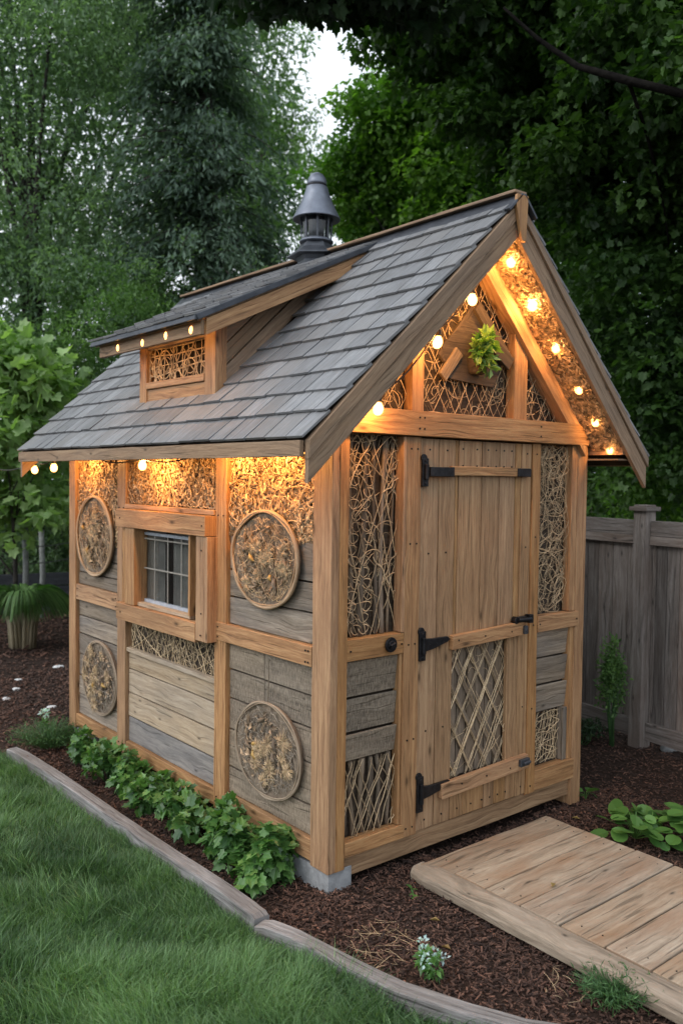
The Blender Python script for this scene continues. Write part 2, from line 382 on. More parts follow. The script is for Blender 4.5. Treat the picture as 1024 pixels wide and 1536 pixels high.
# batches ------------------------------------------------------------
def tubes_np(P, rad, nrm=None, flat=1.0, sides=4, tint=None):
    """P (N,K,3) paths, rad (N,) -> verts, loops, starts, tint"""
    P = np.asarray(P, float); Nn, K, _ = P.shape
    T = np.empty_like(P); T[:, 1:-1] = P[:, 2:] - P[:, :-2]; T[:, 0] = P[:, 1] - P[:, 0]; T[:, -1] = P[:, -1] - P[:, -2]
    T /= np.linalg.norm(T, axis=2, keepdims=True) + 1e-9
    ref = np.broadcast_to(V(.3, .5, .81) if nrm is None else nrm, P.shape)
    S = np.cross(T, ref); S /= np.linalg.norm(S, axis=2, keepdims=True) + 1e-9
    U = np.cross(S, T)
    prof = np.ones(K); prof[0] = prof[-1] = .55
    R = (np.asarray(rad)[:, None] * prof[None])[..., None]
    vs = []
    for k in range(sides):
        a = 2 * math.pi * k / sides; vs.append(P + S * (math.cos(a) * R) + U * (math.sin(a) * R * flat))
    Vt = np.stack(vs, 2)  # N,K,s,3
    idx = np.arange(Nn * K * sides).reshape(Nn, K, sides)
    a = idx[:, :-1]; b = idx[:, 1:]
    F = np.stack([a, np.roll(a, -1, 2), np.roll(b, -1, 2), b], -1).reshape(-1, 4)
    if tint is None: tint = RNG.random(Nn)
    tt = np.repeat(tint, K * sides)
    return Vt.reshape(-1, 3), F.ravel(), np.arange(len(F)) * 4, tt
def merge(parts):
    vs, ls, ss, ts = [], [], [], []; vo = lo = 0
    for v, l, s, t in parts:
        vs.append(v); ls.append(l + vo); ss.append(s + lo); ts.append(t); vo += len(v); lo += len(l)
    return np.concatenate(vs), np.concatenate(ls), np.concatenate(ss), np.concatenate(ts)
def build_np(name, parts, mat, parent=None, smooth=False, origin=None):
    v, l, s, t = merge(parts) if isinstance(parts, list) else parts
    return make_obj(name, v, l, s, mat, parent, t, None, smooth, 0, origin)

class Panel:
    """flat frame: origin O, across A, up B, outward Nn"""
    def __init__(s, O, A, B, w, h):
        s.O = V(*O); s.A = unit(A); s.B = unit(B); s.w = w; s.h = h; s.N = unit(np.cross(s.A, s.B))
    def flip(s): s.N = -s.N; return s
    def to3(s, a, b, n): return s.O + a[..., None] * s.A + b[..., None] * s.B + n[..., None] * s.N
    def fold(s, x, m): x = np.mod(x, 2 * m); return np.where(x > m, 2 * m - x, x)
    def curly(s, n, length, K=7, curl=1.0, rad=.002, depth=.02, head=None, flat=.6, spread=math.pi, dropf=None, wide=0, ab=None):
        st = length / (K - 1) * RNG.uniform(.6, 1.4, n)[:, None]
        h0 = (RNG.uniform(-spread, spread, n) + (0 if head is None else head))[:, None]
        k = RNG.normal(0, curl, n)[:, None] + np.cumsum(RNG.normal(0, curl * .4, (n, K)), 1)
        hd = h0 + np.cumsum(k, 1) * .5
        a0 = RNG.uniform(0, s.w, n)[:, None]; b0 = RNG.uniform(0, s.h, n)[:, None]
        if ab is not None: a0, b0 = ab[0][:, None], ab[1][:, None]
        a = a0 + np.cumsum(np.cos(hd) * st, 1); b = b0 + np.cumsum(np.sin(hd) * st, 1)
        a = s.fold(a, s.w); b = s.fold(b, s.h)
        nn = RNG.uniform(0, depth, n)[:, None] + np.cumsum(RNG.normal(0, depth * .12, (n, K)), 1)
        nn = np.clip(nn, .001, depth * 1.3)
        P = s.to3(a, b, nn)
        keep = np.ones(n, bool)
        if dropf is not None: keep = dropf(P).all(1)
        r = rad * RNG.uniform(.6, 1.5, n)
        return tubes_np(P[keep], r[keep], s.N, flat)
    def lines(s, L, wob=.003, K=8, rad=.002, depth=(.005, .012), flat=.8, dropf=None):
        ps = []; rs = []
        for (a0, b0, a1, b1) in L:
            c = clip(a0, b0, a1, b1, s.w, s.h)
            if c is None: continue
            a0, b0, a1, b1 = c; t = np.linspace(0, 1, K); ph = RNG.uniform(0, 6, 2)
            d = unit(V(a1 - a0, b1 - b0)); w = wob * (np.sin(t * 7 + ph[0]) + .5 * np.sin(t * 15 + ph[1]))
            a = np.clip(a0 + (a1 - a0) * t - d[1] * w, 0, s.w); b = np.clip(b0 + (b1 - b0) * t + d[0] * w, 0, s.h)
            n = RNG.uniform(*depth) + .002 * np.sin(t * 12 + ph[0])
            P = s.to3(a, b, n)
            if dropf is not None:
                ok = dropf(P[None])[0]
                if not ok.all():
                    i = np.where(ok)[0]
                    if len(i) < 2: continue
                    P = s.to3(np.interp(np.linspace(i[0], i[-1], K), range(K), a), np.interp(np.linspace(i[0], i[-1], K), range(K), b), n)
            ps.append(P); rs.append(rad * RNG.uniform(.7, 1.3))
        return tubes_np(np.array(ps), np.array(rs), s.N, flat)
def clip(x0, y0, x1, y1, w, h):
    t0, t1 = 0., 1.; dx, dy = x1 - x0, y1 - y0
    for p, q in ((-dx, x0), (dx, w - x0), (-dy, y0), (dy, h - y0)):
        if abs(p) < 1e-9:
            if q < 0: return None
        else:
            r = q / p
            if p < 0: t0 = max(t0, r)
            else: t1 = min(t1, r)
    if t0 >= t1 or (t1 - t0) * math.hypot(dx, dy) < .015: return None
    return x0 + t0 * dx, y0 + t0 * dy, x0 + t1 * dx, y0 + t1 * dy
def diag_set(w, h, ang, sp, jit=.1, bundle=1, bw=.006, ja=.05):
    L = []; R = w + h; n = int(2 * R / sp)
    for i in range(-n, n):
        for b in range(bundle):
            a = ang + random.uniform(-ja, ja) * (.4 if bundle > 1 else 1); off = i * sp + random.uniform(-jit, jit) * sp + (b - bundle / 2) * bw
            d = (math.cos(a), math.sin(a)); nrm = (-d[1], d[0]); cx, cy = w / 2 + nrm[0] * off, h / 2 + nrm[1] * off
            L.append((cx - d[0] * R, cy - d[1] * R, cx + d[0] * R, cy + d[1] * R))
    return L

# leaves --------------------------------------------------------------
def T_simple(w=.5, f=.12): return np.array([(0, 0, 0), (.45, w / 2, f), (1, 0, -.05), (.45, -w / 2, f)]), [[0, 2, 1], [0, 3, 2]]
def T_lobed():
    r = [(0, 0, 0), (-.12, .28, .05), (.12, .5, .1), (.28, .34, .05), (.62, .42, .06), (.66, .2, .03), (1, 0, -.06)]
    l = [(x, -y, z) for x, y, z in r[1:-1]]
    return np.array(r + l), [[6, 5, 4, 3, 2, 1, 0], [0, 7, 8, 9, 10, 11, 6]]
def T_round():
    k = 6; a = np.linspace(math.pi, 0, k + 1)
    r = [(.5 + .5 * math.cos(x), .45 * math.sin(x), .08 * math.sin(x)) for x in a]; l = [(x, -y, z) for x, y, z in r[1:-1]]
    return np.array(r + l), [list(range(k, -1, -1)), [0] + list(range(k + 1, k + len(l) + 1)) + [k]]
def leaves_np(C, D, U, size, tint, T):
    """C centres (N,3), D leaf axis, U rough normal"""
    tv, tf = T
    D = D / (np.linalg.norm(D, axis=1, keepdims=True) + 1e-9)
    S = np.cross(U, D); S /= np.linalg.norm(S, axis=1, keepdims=True) + 1e-9
    W = np.cross(D, S)
    sz = np.asarray(size)[:, None, None]
    P = C[:, None] + sz * (tv[None, :, 0:1] * D[:, None] + tv[None, :, 1:2] * S[:, None] + tv[None, :, 2:3] * W[:, None])
    Nn, K = len(C), len(tv)
    fl = np.concatenate([np.array(f) for f in tf]); ln = np.array([len(f) for f in tf])
    loops = (np.arange(Nn)[:, None] * K + fl[None]).ravel()
    st = (np.arange(Nn)[:, None] * len(fl) + (np.cumsum(ln) - ln)[None]).ravel()
    return P.reshape(-1, 3), loops, st, np.repeat(tint, K)
def clump(c, r, n, size, base=.5, var=.25, T=None, out=.6, droop=.3):
    """n leaves over an ellipsoid clump c with radii r, mostly facing up and out"""
    d = RNG.normal(0, 1, (n, 3)); d /= np.linalg.norm(d, axis=1, keepdims=True)
    rad = RNG.uniform(.25, 1, n)[:, None] ** .5
    P = c + d * rad * r
    ax = d * out + RNG.normal(0, .6, (n, 3)); ax[:, 2] -= droop
    up = RNG.normal(0, .45, (n, 3)) + V(0, 0, 1) + d * .3
    s = size * RNG.uniform(.6, 1.3, n)
    t = np.clip(base + RNG.normal(0, var, n), 0, 1)
    return leaves_np(P, ax, up, s, t, T or T_simple())

def tree(name, base, blobs, n_cl, per, size, mat, label, cat='tree', group=None, trunk_r=.15, T=None, clr=(.45, .35, .22), limbs=7, top=None, barkmat=None, hollow=.45, droop=.3, trunk_pts=None):
    root = empty(name, base); tag(root, label, cat, group)
    b = V(*base); bl = np.array(blobs, float)
    vol = bl[:, 3] * bl[:, 4] * bl[:, 5]; vol = vol ** .66; vol /= vol.sum()
    ctr = (bl[:, :3] * vol[:, None]).sum(0)
    parts = []; cc = []
    for i in range(n_cl):
        q = bl[RNG.choice(len(bl), p=vol)]
        d = RNG.normal(0, 1, 3); d /= np.linalg.norm(d); rr = RNG.uniform(hollow, 1) ** .6
        wob = 1 + .22 * math.sin(5 * d[0] + q[0] * 3) + .15 * math.sin(7 * d[1] + 4 * d[2])
        c = q[:3] + d * rr * q[3:6] * wob
        if c[2] < b[2] + .15: continue
        cc.append(c); sc = RNG.uniform(.5, 1.35)
        parts.append(clump(c, V(*clr) * sc, max(6, int(per * sc ** 1.5)), size, RNG.uniform(.1, .85), .14, T, .5, droop))
    build_np('crown', parts, mat, root)
    tb = MB()
    tp = top or (ctr[0], ctr[1], ctr[2])
    tp = V(*tp); pts = [b + (tp - b) * t + V(.06 * math.sin(4 * t + b[0]), .06 * math.cos(5 * t), 0) * (t > 0) for t in np.linspace(0, 1, 8)]
    if trunk_pts: pts = [V(*p) for p in trunk_pts]
    pts[0] = pts[0] - V(0, 0, .1)
    rs = [trunk_r * (1.25 if i == 0 else 1 - .82 * i / (len(pts) - 1)) for i in range(len(pts))]
    tb.tube(pts, rs, 9)
    for i in range(limbs):
        q = cc[RNG.integers(len(cc))]; k = RNG.integers(len(pts) // 3, len(pts) - 1); s = pts[k]
        mid = (s + q) / 2 + V(*RNG.normal(0, .12, 3)) + V(0, 0, .15 * np.linalg.norm(q - s) * .4)
        r0 = rs[k] * .5; tt = np.linspace(0, 1, 7)
        path = [(1 - t) ** 2 * s + 2 * t * (1 - t) * mid + t * t * q for t in tt]
        tb.tube(path, [r0 * (1 - .85 * t) for t in tt], 6)
        for j in range(3):
            s2 = path[RNG.integers(2, 6)]; dd = np.array([np.linalg.norm(c - s2) for c in cc]); q2 = cc[int(np.argsort(dd)[RNG.integers(0, min(8, len(dd)))])]
            tb.tube([s2, (s2 + q2) / 2 + V(*RNG.normal(0, .05, 3)), q2], [r0 * .35, r0 * .22, r0 * .08], 5)
    build('trunk', tb, barkmat or M['bark'], root, bevel=0, smooth=True)
    return root

# ------------------------------------------------------------------ ground
def gz(x, y):
    return .010 * np.sin(2.3 * x + 1.1) * np.cos(1.9 * y) + .007 * np.sin(5.1 * x - 3.3 * y) + .004 * np.sin(11 * x + 2) * np.sin(9 * y + 1) - .008
def edge_x(y):
    ys = [-6, -1.8, -1.13, -.97, -.74, -.49, -.25, -.1, .2, .6, 1.2, 1.9, 2.6]
    xs = [2.2, .45, -.10, -.18, -.265, -.31, -.345, -.385, -.385, -.395, -.40, -.405, -.455]
    return np.interp(y, ys, xs)
def ground():
    g = np.concatenate([np.linspace(-70, -5, 14)[:-1], np.linspace(-5, 12, 171), np.linspace(12, 80, 15)[1:]])
    X, Y = np.meshgrid(g, g, indexing='ij'); Z = gz(X, Y) * (np.hypot(X, Y) < 14)
    n = len(g); idx = np.arange(n * n).reshape(n, n)
    F = np.stack([idx[:-1, :-1], idx[1:, :-1], idx[1:, 1:], idx[:-1, 1:]], -1).reshape(-1, 4)
    v = np.stack([X, Y, Z], -1).reshape(-1, 3)
    o = make_obj('ground', v, F.ravel(), np.arange(len(F)) * 4, M['soil'], smooth=True, origin=V(0, 0, 0))
    tag(o, kind='structure')
    # lawn base, 4 mm above, left of the edging
    ys = np.linspace(-6, 2.7, 120); K = 40; vs = []
    for y in ys:
        xe = edge_x(y) - .02
        for x in np.linspace(-14, xe, K): vs.append((x, y, float(gz(x, y)) + .006 + .006))
    idx = np.arange(len(ys) * K).reshape(len(ys), K)
    F = np.stack([idx[:-1, :-1], idx[1:, :-1], idx[1:, 1:], idx[:-1, 1:]], -1).reshape(-1, 4)[:, ::-1]
    o = make_obj('lawn', vs, F.ravel(), np.arange(len(F)) * 4, M['turf'], smooth=True, origin=V(0, 0, 0)); tag(o, kind='structure')
ground()

def grass():
    def pts(n, x0, x1, y0, y1):
        x = RNG.uniform(x0, x1, n); y = RNG.uniform(y0, y1, n); k = x < edge_x(y) - .03
        return x[k], y[k]
    xs, ys = [], []
    for a in (pts(170000, -1.75, .3, -1.9, 2.72), pts(60000, -1.2, -.35, -.9, 1.2), pts(90000, -5, -1.0, -4.5, 2.72)): xs.append(a[0]); ys.append(a[1])
    x = np.concatenate(xs); y = np.concatenate(ys); n = len(x)
    z = gz(x, y) + .006
    cl = np.sin(x * 9 + 2 * np.sin(y * 7)) * np.sin(y * 11 + 1.5 * np.sin(x * 8)) ; cl2 = np.sin(x * 3.1 + 1) * np.sin(y * 2.7 + x)
    h = (.066 + .022 * cl + .008 * cl2) * RNG.uniform(.55, 1.35, n)
    near = np.clip((edge_x(y) - x) / .12, 0, 1); h *= .95 + .25 * (1 - near)
    tx, ty = RNG.uniform(-2.2, 0, 260), RNG.uniform(-1.9, 2.7, 260); ti = RNG.integers(0, 260, n); pick = RNG.random(n) < .10
    x = np.where(pick, tx[ti] + RNG.normal(0, .022, n), x); y = np.where(pick, ty[ti] + RNG.normal(0, .022, n), y)
    ok = x < edge_x(y) - .035; x, y, h, cl, cl2, pick = x[ok], y[ok], h[ok], cl[ok], cl2[ok], pick[ok]; n = len(x); z = gz(x, y) + .006; h = np.where(pick, h * 1.45, h)
    th = 2.2 * np.sin(x * 2.1 + y) + 2 * np.sin(y * 5 + x * 6) + RNG.normal(0, 1.3, n)
    lean = RNG.uniform(.15, 1.0, n) * h
    dx, dy = np.cos(th), np.sin(th)
    w = RNG.uniform(.0012, .0026, n)
    ph = RNG.uniform(0, 6.28, n); sx, sy = np.cos(ph), np.sin(ph)
    ts = [0, .4, .75, 1]; V_ = []
    for t in ts:
        px = x + dx * lean * t ** 1.8; py = y + dy * lean * t ** 1.8; pz = z + h * t * (1 - .25 * t * (lean / h))
        ww = w * (1 - t ** 1.6)
        if t < 1:
            V_.append(np.stack([px - sx * ww, py - sy * ww, pz], -1)); V_.append(np.stack([px + sx * ww, py + sy * ww, pz], -1))
        else: V_.append(np.stack([px, py, pz], -1))
    P = np.stack(V_, 1)
    fl = np.array([0, 1, 3, 2, 2, 3, 5, 4, 4, 5, 6]); st = np.array([0, 4, 8])
    loops = (np.arange(n)[:, None] * 7 + fl).ravel(); starts = (np.arange(n)[:, None] * 11 + st).ravel()
    patch = .46 + .30 * cl2 + .24 * np.sin(7 * x + 3 * y) * np.sin(4 * y - 5 * x)
    t = np.clip(patch + RNG.normal(-.04, .27, n), 0, 1); t = np.where(RNG.random(n) < .012, 1.0, t)
    o = make_obj('grass', P.reshape(-1, 3), loops, starts, M['grassblade'], tint=np.repeat(t, 7), origin=V(0, 0, 0))
    tag(o, 'thick green mown grass of the lawn', 'grass', kind='stuff')
grass()

def mulch():
    def reg(n, x0, x1, y0, y1): return np.stack([RNG.uniform(x0, x1, n), RNG.uniform(y0, y1, n)], -1)
    P = np.concatenate([reg(30000, -.5, 2.2, -1.9, .05), reg(7000, -.46, .1, -.1, 2.9), reg(12000, 1.8, 3.6, -.8, 3), reg(9000, -1.6, .8, 2.7, 5), reg(9000, -1, 3, 5, 9.5), reg(5000, 0, 1.8, 0, 2.8)])
    x, y = P[:, 0], P[:, 1]; k = (x > edge_x(y) + .03) | (y > 2.75)
    x, y = x[k], y[k]; n = len(x)
    far = np.clip((y - 2) / 6, 0, 1)
    L = RNG.gamma(3, .0042, n) * (1 + far * 1.6) + .006; W = RNG.uniform(.0012, .004, n) * (1 + far * 2); H = W * RNG.uniform(.4, .8, n)
    th = RNG.uniform(0, 6.28, n); pt = RNG.normal(0, .28, n)
    D = np.stack([np.cos(th) * np.cos(pt), np.sin(th) * np.cos(pt), np.sin(pt)], -1); S = np.stack([-np.sin(th), np.cos(th), RNG.normal(0, .3, n)], -1)
    S -= D * (S * D).sum(1, keepdims=True); S /= np.linalg.norm(S, axis=1, keepdims=True); U = np.cross(D, S)
    c = np.stack([x, y, gz(x, y) + np.abs(np.sin(pt)) * L * .5 + RNG.uniform(.0, .012, n)], -1)
    cs = [(-1, -1, -1), (1, -.7, -1), (1, .7, -1), (-1, 1, -1), (-1, -1, 1), (1, -.7, 1), (1, .7, 1), (-1, 1, 1)]
    P = np.stack([c + D * (a * L[:, None] * .5) + S * (b * W[:, None]) + U * (e * H[:, None]) for a, b, e in cs], 1)
    fl = np.array([0, 3, 2, 1, 4, 5, 6, 7, 0, 1, 5, 4, 1, 2, 6, 5, 2, 3, 7, 6, 3, 0, 4, 7])
    loops = (np.arange(n)[:, None] * 8 + fl).ravel(); starts = np.arange(n * 6) * 4
    t = RNG.beta(1.2, 2.6, n) + (RNG.random(n) > .97) * 1.6
    o = make_obj('bark_mulch', P.reshape(-1, 3), loops, starts, M['chip'], tint=np.repeat(t, 8), origin=V(0, 0, 0))
    tag(o, 'dark brown bark mulch covering the garden bed', 'mulch', kind='stuff')
mulch()

# ------------------------------------------------------------------ edging boards
def edging(pts, label, h0=.090, sag=0):
    mb = MB(); P = [V(*p, 0) for p in pts]
    Q = []
    for i in range(len(P) - 1):
        for t in np.linspace(0, 1, 5)[:-1]: Q.append(P[i] * (1 - t) + P[i + 1] * t)
    Q.append(P[-1]); n = len(Q); vs = []; fs = []; us = []; cum = 0
    prof = [(.032, -.06), (.032, .97), (.026, 1.0), (-.030, .99), (-.036, .95), (-.038, -.06)]; k = len(prof)
    ou = random.uniform(0, 30)
    for i, q in enumerate(Q):
        t = unit(Q[min(i + 1, n - 1)] - Q[max(i - 1, 0)]); s = V(t[1], -t[0], 0)
        if s[0] < 0: s = -s
        if i: cum += np.linalg.norm(Q[i] - Q[i - 1])
        hh = h0 + .003 * math.sin(i * .5)
        e = .012 if i in (0, n - 1) else 0
        for a, b in prof: vs.append(q + s * (a + random.uniform(-.0005, .0005)) + V(0, 0, b * hh - e * (b > .5) + random.uniform(-.0005, .0005)))
        us.append(cum)
    faces = []; uvs = []
    per = np.cumsum([0] + [math.hypot(prof[(j + 1) % k][0] - prof[j][0], (prof[(j + 1) % k][1] - prof[j][1]) * h0) for j in range(k)])
    for i in range(n - 1):
        for j in range(k):
            j2 = (j + 1) % k; faces.append([i * k + j, i * k + j2, (i + 1) * k + j2, (i + 1) * k + j])
            uvs.append([(ou + us[i], per[j]), (ou + us[i], per[j + 1]), (ou + us[i + 1], per[j + 1]), (ou + us[i + 1], per[j])])
    faces.append(list(range(k))); uvs.append([(ou + a * .3, b * .3) for a, b in prof])
    faces.append([(n - 1) * k + j for j in range(k - 1, -1, -1)]); uvs.append([(ou, 0)] * k)
    mb.add(vs, faces, uvs, .5)
    o = build('edging_board', mb, M['edging'], None, bevel=.0018)
    tag(o, label, 'edging board', 'timber boards edging the lawn')
edging([(-.452, 2.6), (-.424, 1.9), (-.410, 1.2), (-.398, .6), (-.388, .2), (-.383, .02), (-.386, -.075)], 'long grey weathered board edging the bed beside the shed wall')
edging([(-.402, -.085), (-.355, -.25), (-.315, -.49), (-.27, -.74), (-.185, -.97), (-.10, -1.13), (.15, -1.45), (.45, -1.8)], 'curved grey board edging the front bed toward the boardwalk', .075)

# ------------------------------------------------------------------ SHED
W, L = 1.80, 2.80
ZB, ZT = .10, 2.0
AX, AZ = .9, 3.084            # apex
EL = (-.30, 1.942); ER = (2.03, 1.93)
sl = (AZ - EL[1]) / (AX - EL[0]); sr = (AZ - ER[1]) / (ER[0] - AX)
YF, YR = -.22, 2.88
def top_z(x): return AZ - (AX - x) * sl if x < AX else AZ - (x - AX) * sr
UV_ = .17
def ru(x): return top_z(x) - UV_
shed = empty('garden_shed', (.9, 1.4, 0))
tag(shed, 'timber framed garden shed with wicker panels and grey shingled gable roof', 'shed')

def part(name, mb, mat, parent=shed, bevel=.0025, label=None, **k):
    o = build(name, mb, M[mat], parent, bevel, **k)
    if label: o['label'] = label
    return o
# foundation
for (x0, y0) in ((.012, .012), (.012, 2.52), (1.62, 2.52)):
    part('foundation_block', MB().box(x0, x0 + .13, y0, y0 + .26, -.06, .099, 'y'), 'concrete')
part('foundation_block', MB().box(.012, .13, 1.3, 1.6, -.06, .099, 'y'), 'concrete')
# corner posts
part('corner_post', MB().box(0, .088, 0, .128, ZB, 1.99, 'z', .55).box(.040, .0885, -.004, .02, ZB + .002, 1.985, 'z', .4), 'frame')
part('corner_post', MB().box(1.715, W, 0, .1, .0, 2.0, 'z', .45), 'frame')
part('corner_post', MB().box(0, .088, 2.715, 2.82, ZB, 1.99, 'z', .6), 'frame')
part('corner_post', MB().box(1.715, W, 2.72, 2.82, ZB, 2.0, 'z'), 'frame')
for y0, y1 in ((.835, .94), (1.965, 2.075)):
    part('wall_post', MB().box(.002, .07, y0, y1, ZB + .005, 1.985, 'z'), 'frame')
# side sill and rails
part('sill_beam', MB().box(.006, .08, .13, .833, .115, .21, 'y', .6), 'frame')
part('sill_beam', MB().box(.006, .08, .942, 1.963, .115, .195, 'y', .5), 'frame')
part('sill_beam', MB().box(.006, .08, 2.077, 2.713, .115, .195, 'y', .5), 'frame')
part('wall_rail', MB().box(-.003, .07, .13, .95, .972, 1.062, 'y', .75), 'frame')
part('wall_rail', MB().box(.004, .07, 2.077, 2.713, .968, 1.068, 'y', .7), 'frame')
part('wall_plate', MB().box(.065, .12, .13, 2.71, 1.93, 2.0, 'y', .3), 'frame')

def planks(name, axis, fixed, a0, a1, zs, mat, thick=.018, lab=None, splits=None, parent=shed, gapz=.0042, lap=0):
    """horizontal boards. axis 'y' = side wall at x=fixed, 'x' = front wall at y=fixed"""
    mb = MB()
    for i in range(len(zs) - 1):
        segs = [(a0, a1)]
        if splits and i in splits: segs = [(a0, splits[i] - .002), (splits[i] + .002, a1)]
        for s0, s1 in segs:
            j = random.uniform(-.002, .002)
            z0, z1 = zs[i] + gapz, zs[i + 1] - gapz
            if axis == 'y':
                mb.beam((fixed + thick / 2 + j - (lap if lap else 0) * .5, s0, (z0 + z1) / 2), (fixed + thick / 2 + j - (lap if lap else 0) * .5, s1, (z0 + z1) / 2), (lap, 0, 0) + V(0, 0, z1 - z0) * 1 if False else V(-lap * .0, 0, z1 - z0), V(thick, 0, 0), jit=.0014)
            else:
                mb.beam((s0, fixed + thick / 2 + j, (z0 + z1) / 2), (s1, fixed + thick / 2 + j, (z0 + z1) / 2), V(0, lap, z1 - z0), V(0, thick, 0), jit=.0014)
    return part(name, mb, mat, parent, .002, lab)
# side region 3 (nearest)
planks('plank_panel', 'y', .028, .13, .835, [.21, .345, .535, .69, .835, .972], 'sawn', splits={4: .53, 3: .53}, lab='rough sawn brown plank panel')
planks('plank_panel', 'y', .028, .13, .835, [1.062, 1.20, 1.335, 1.51], 'grey', lab='weathered grey plank panel')
# region 2
planks('plank_panel', 'y', .028, .942, 1.963, [.195, .345], 'slatey', lab='blue grey bottom board')
planks('plank_panel', 'y', .028, .942, 1.963, [.345, .49, .635, .74], 'pale', lab='pale plank panel under the window')
# region 1
planks('plank_panel', 'y', .028, 2.077, 2.713, [1.068, 1.15, 1.25, 1.36], 'grey', lab='weathered grey plank panel')
planks('plank_panel', 'y', .028, 2.077, 2.713, [.195, .33, .455, .60, .74, .86, .968], 'grey')
# backing boards of the side wall
bk = MB()
bk.box(.05, .062, .13, .835, .2, 1.99, 'y').box(.05, .062, 2.077, 2.713, .2, 1.99, 'y').box(.05, .062, .942, 1.963, .19, 1.04, 'y').box(.05, .062, .942, 1.963, 1.49, 1.99, 'y')
bk.box(.05, .062, .942, 1.14, 1.04, 1.49, 'z').box(.05, .062, 1.79, 1.963, 1.04, 1.49, 'z')
part('wall_backing', bk, 'backing')
# side wicker
def sidep(y0, y1, z0, z1, x=.046): return Panel((x, y1, z0), (0, -1, 0), (0, 0, 1), y1 - y0, z1 - z0)
assert sidep(0, 1, 0, 1).N[0] < 0
def dense(p, n, rad=.0032, depth=.022, length=.10, curl=.9):
    return [p.curly(n, .045, 5, .35, rad * 1.9, depth * 1.2, flat=.18, head=1.3, spread=1.0), p.curly(n, length, 7, curl, rad, depth, flat=.5), p.curly(n // 2, length * .5, 5, 1.6, rad * 1.5, depth * 1.1, flat=.3)]
p = sidep(.13, .835, 1.50, 1.98); build_np('wicker_panel', dense(p, 900) + [p.curly(260, .16, 8, .5, .0025, .03)], M['shaving'], shed)
p = sidep(.942, 1.963, 1.625, 1.98); build_np('wicker_panel', dense(p, 1000) + [p.curly(240, .14, 8, .5, .0025, .03)], M['shaving'], shed)
p = sidep(2.077, 2.713, 1.35, 1.98); build_np('wicker_panel', dense(p, 1100) + [p.curly(200, .14, 8, .5, .0025, .03)], M['shaving'], shed)
part('shelf_ledge', MB().box(-.006, .05, .942, 1.963, 1.598, 1.624, 'y', .7), 'frame')
p = sidep(.942, 1.963, .755, .95)
Ls = diag_set(p.w, p.h, math.radians(58), .05, .15) + diag_set(p.w, p.h, math.radians(-58), .05, .15) + diag_set(p.w, p.h, math.radians(80), .09, .3) + diag_set(p.w, p.h, math.radians(25), .11, .3) + diag_set(p.w, p.h, math.radians(-20), .12, .3)
build_np('wicker_panel', [p.lines(Ls, .003, 8, .0022, (.004, .02)), p.curly(170, .09, 7, .9, .0014, .016)], M['straw'], shed)
part('panel_back', MB().box(.047, .0495, .942, 1.963, .745, .955, 'y'), 'backing')
part('panel_trim', MB().box(.010, .045, .942, 1.963, .738, .762, 'y', .7), 'pale')

# window ------------------------------------------------------------
win = empty('window', (0, 1.45, .95)); win.parent = shed; win.location = tuple(WPOS['window'] - WPOS['garden_shed'])
XO = -.055
part('window_frame', MB().box(XO - .008, .03, .93, 1.962, 1.492, 1.596, 'y', .62), 'frame', win)
part('window_frame', MB().box(XO, .03, 1.735, 1.85, 1.046, 1.490, 'z', .5), 'frame', win)
part('window_frame', MB().box(XO, .03, .918, 1.032, .958, 1.490, 'z', .55), 'frame', win)
part('window_frame', MB().box(XO - .004, .03, 1.034, 1.962, .945, 1.044, 'y', .6), 'frame', win)
part('window_frame', MB().box(-.02, .05, 1.85, 1.963, 1.044, 1.492, 'z', .4), 'frame', win)
part('reveal_board', MB().box(-.05, .06, 1.785, 1.80, 1.05, 1.49, 'z'), 'frame', win, .001)
part('reveal_board', MB().box(-.04, .06, 1.12, 1.135, 1.066, 1.49, 'z'), 'frame', win, .001)
part('window_sill', MB().box(-.03, .05, 1.136, 1.785, 1.046, 1.066, 'y', .9), 'pale', win)
sash = MB().box(.012, .034, 1.136, 1.152, 1.066, 1.47, 'z').box(.012, .034, 1.768, 1.785, 1.066, 1.47, 'z').box(.012, .034, 1.152, 1.768, 1.066, 1.084, 'y').box(.012, .034, 1.152, 1.768, 1.452, 1.47, 'y')
part('sash', sash, 'came', win, .001)
mt = MB()
for i in (1, 2, 3):
    y = 1.152 + .616 * i / 4; mt.tube([(.016, y, 1.08), (.016, y, 1.455)], .0042, 6)
for z in (1.262, 1.432): mt.tube([(.014, 1.15, z), (.014, 1.77, z)], .0048, 6)
part('muntin', mt, 'muntin', win, 0)
part('pane', MB().box(.021, .024, 1.152, 1.768, 1.084, 1.452, 'z', jit=0, seg=9), 'glass', win, 0)
cv = []; nn = 70
for i in range(nn):
    y = 1.0 + .95 * i / (nn - 1); cv.append((y, .046 + .008 * math.sin(i * .8) + .01 * math.sin(i * 2.3)))
mb = MB(); vs = [(x, y, .98) for y, x in cv] + [(x, y, 1.56) for y, x in cv]
mb.add(vs, [[i, i + 1, nn + i + 1, nn + i] for i in range(nn - 1) if not (.46 < i / nn < .54)], [[(0, 0)] * 4 for i in range(nn - 1) if not (.46 < i / nn < .54)], .5)
part('curtain', mb, 'curtain', win, 0, smooth=True)

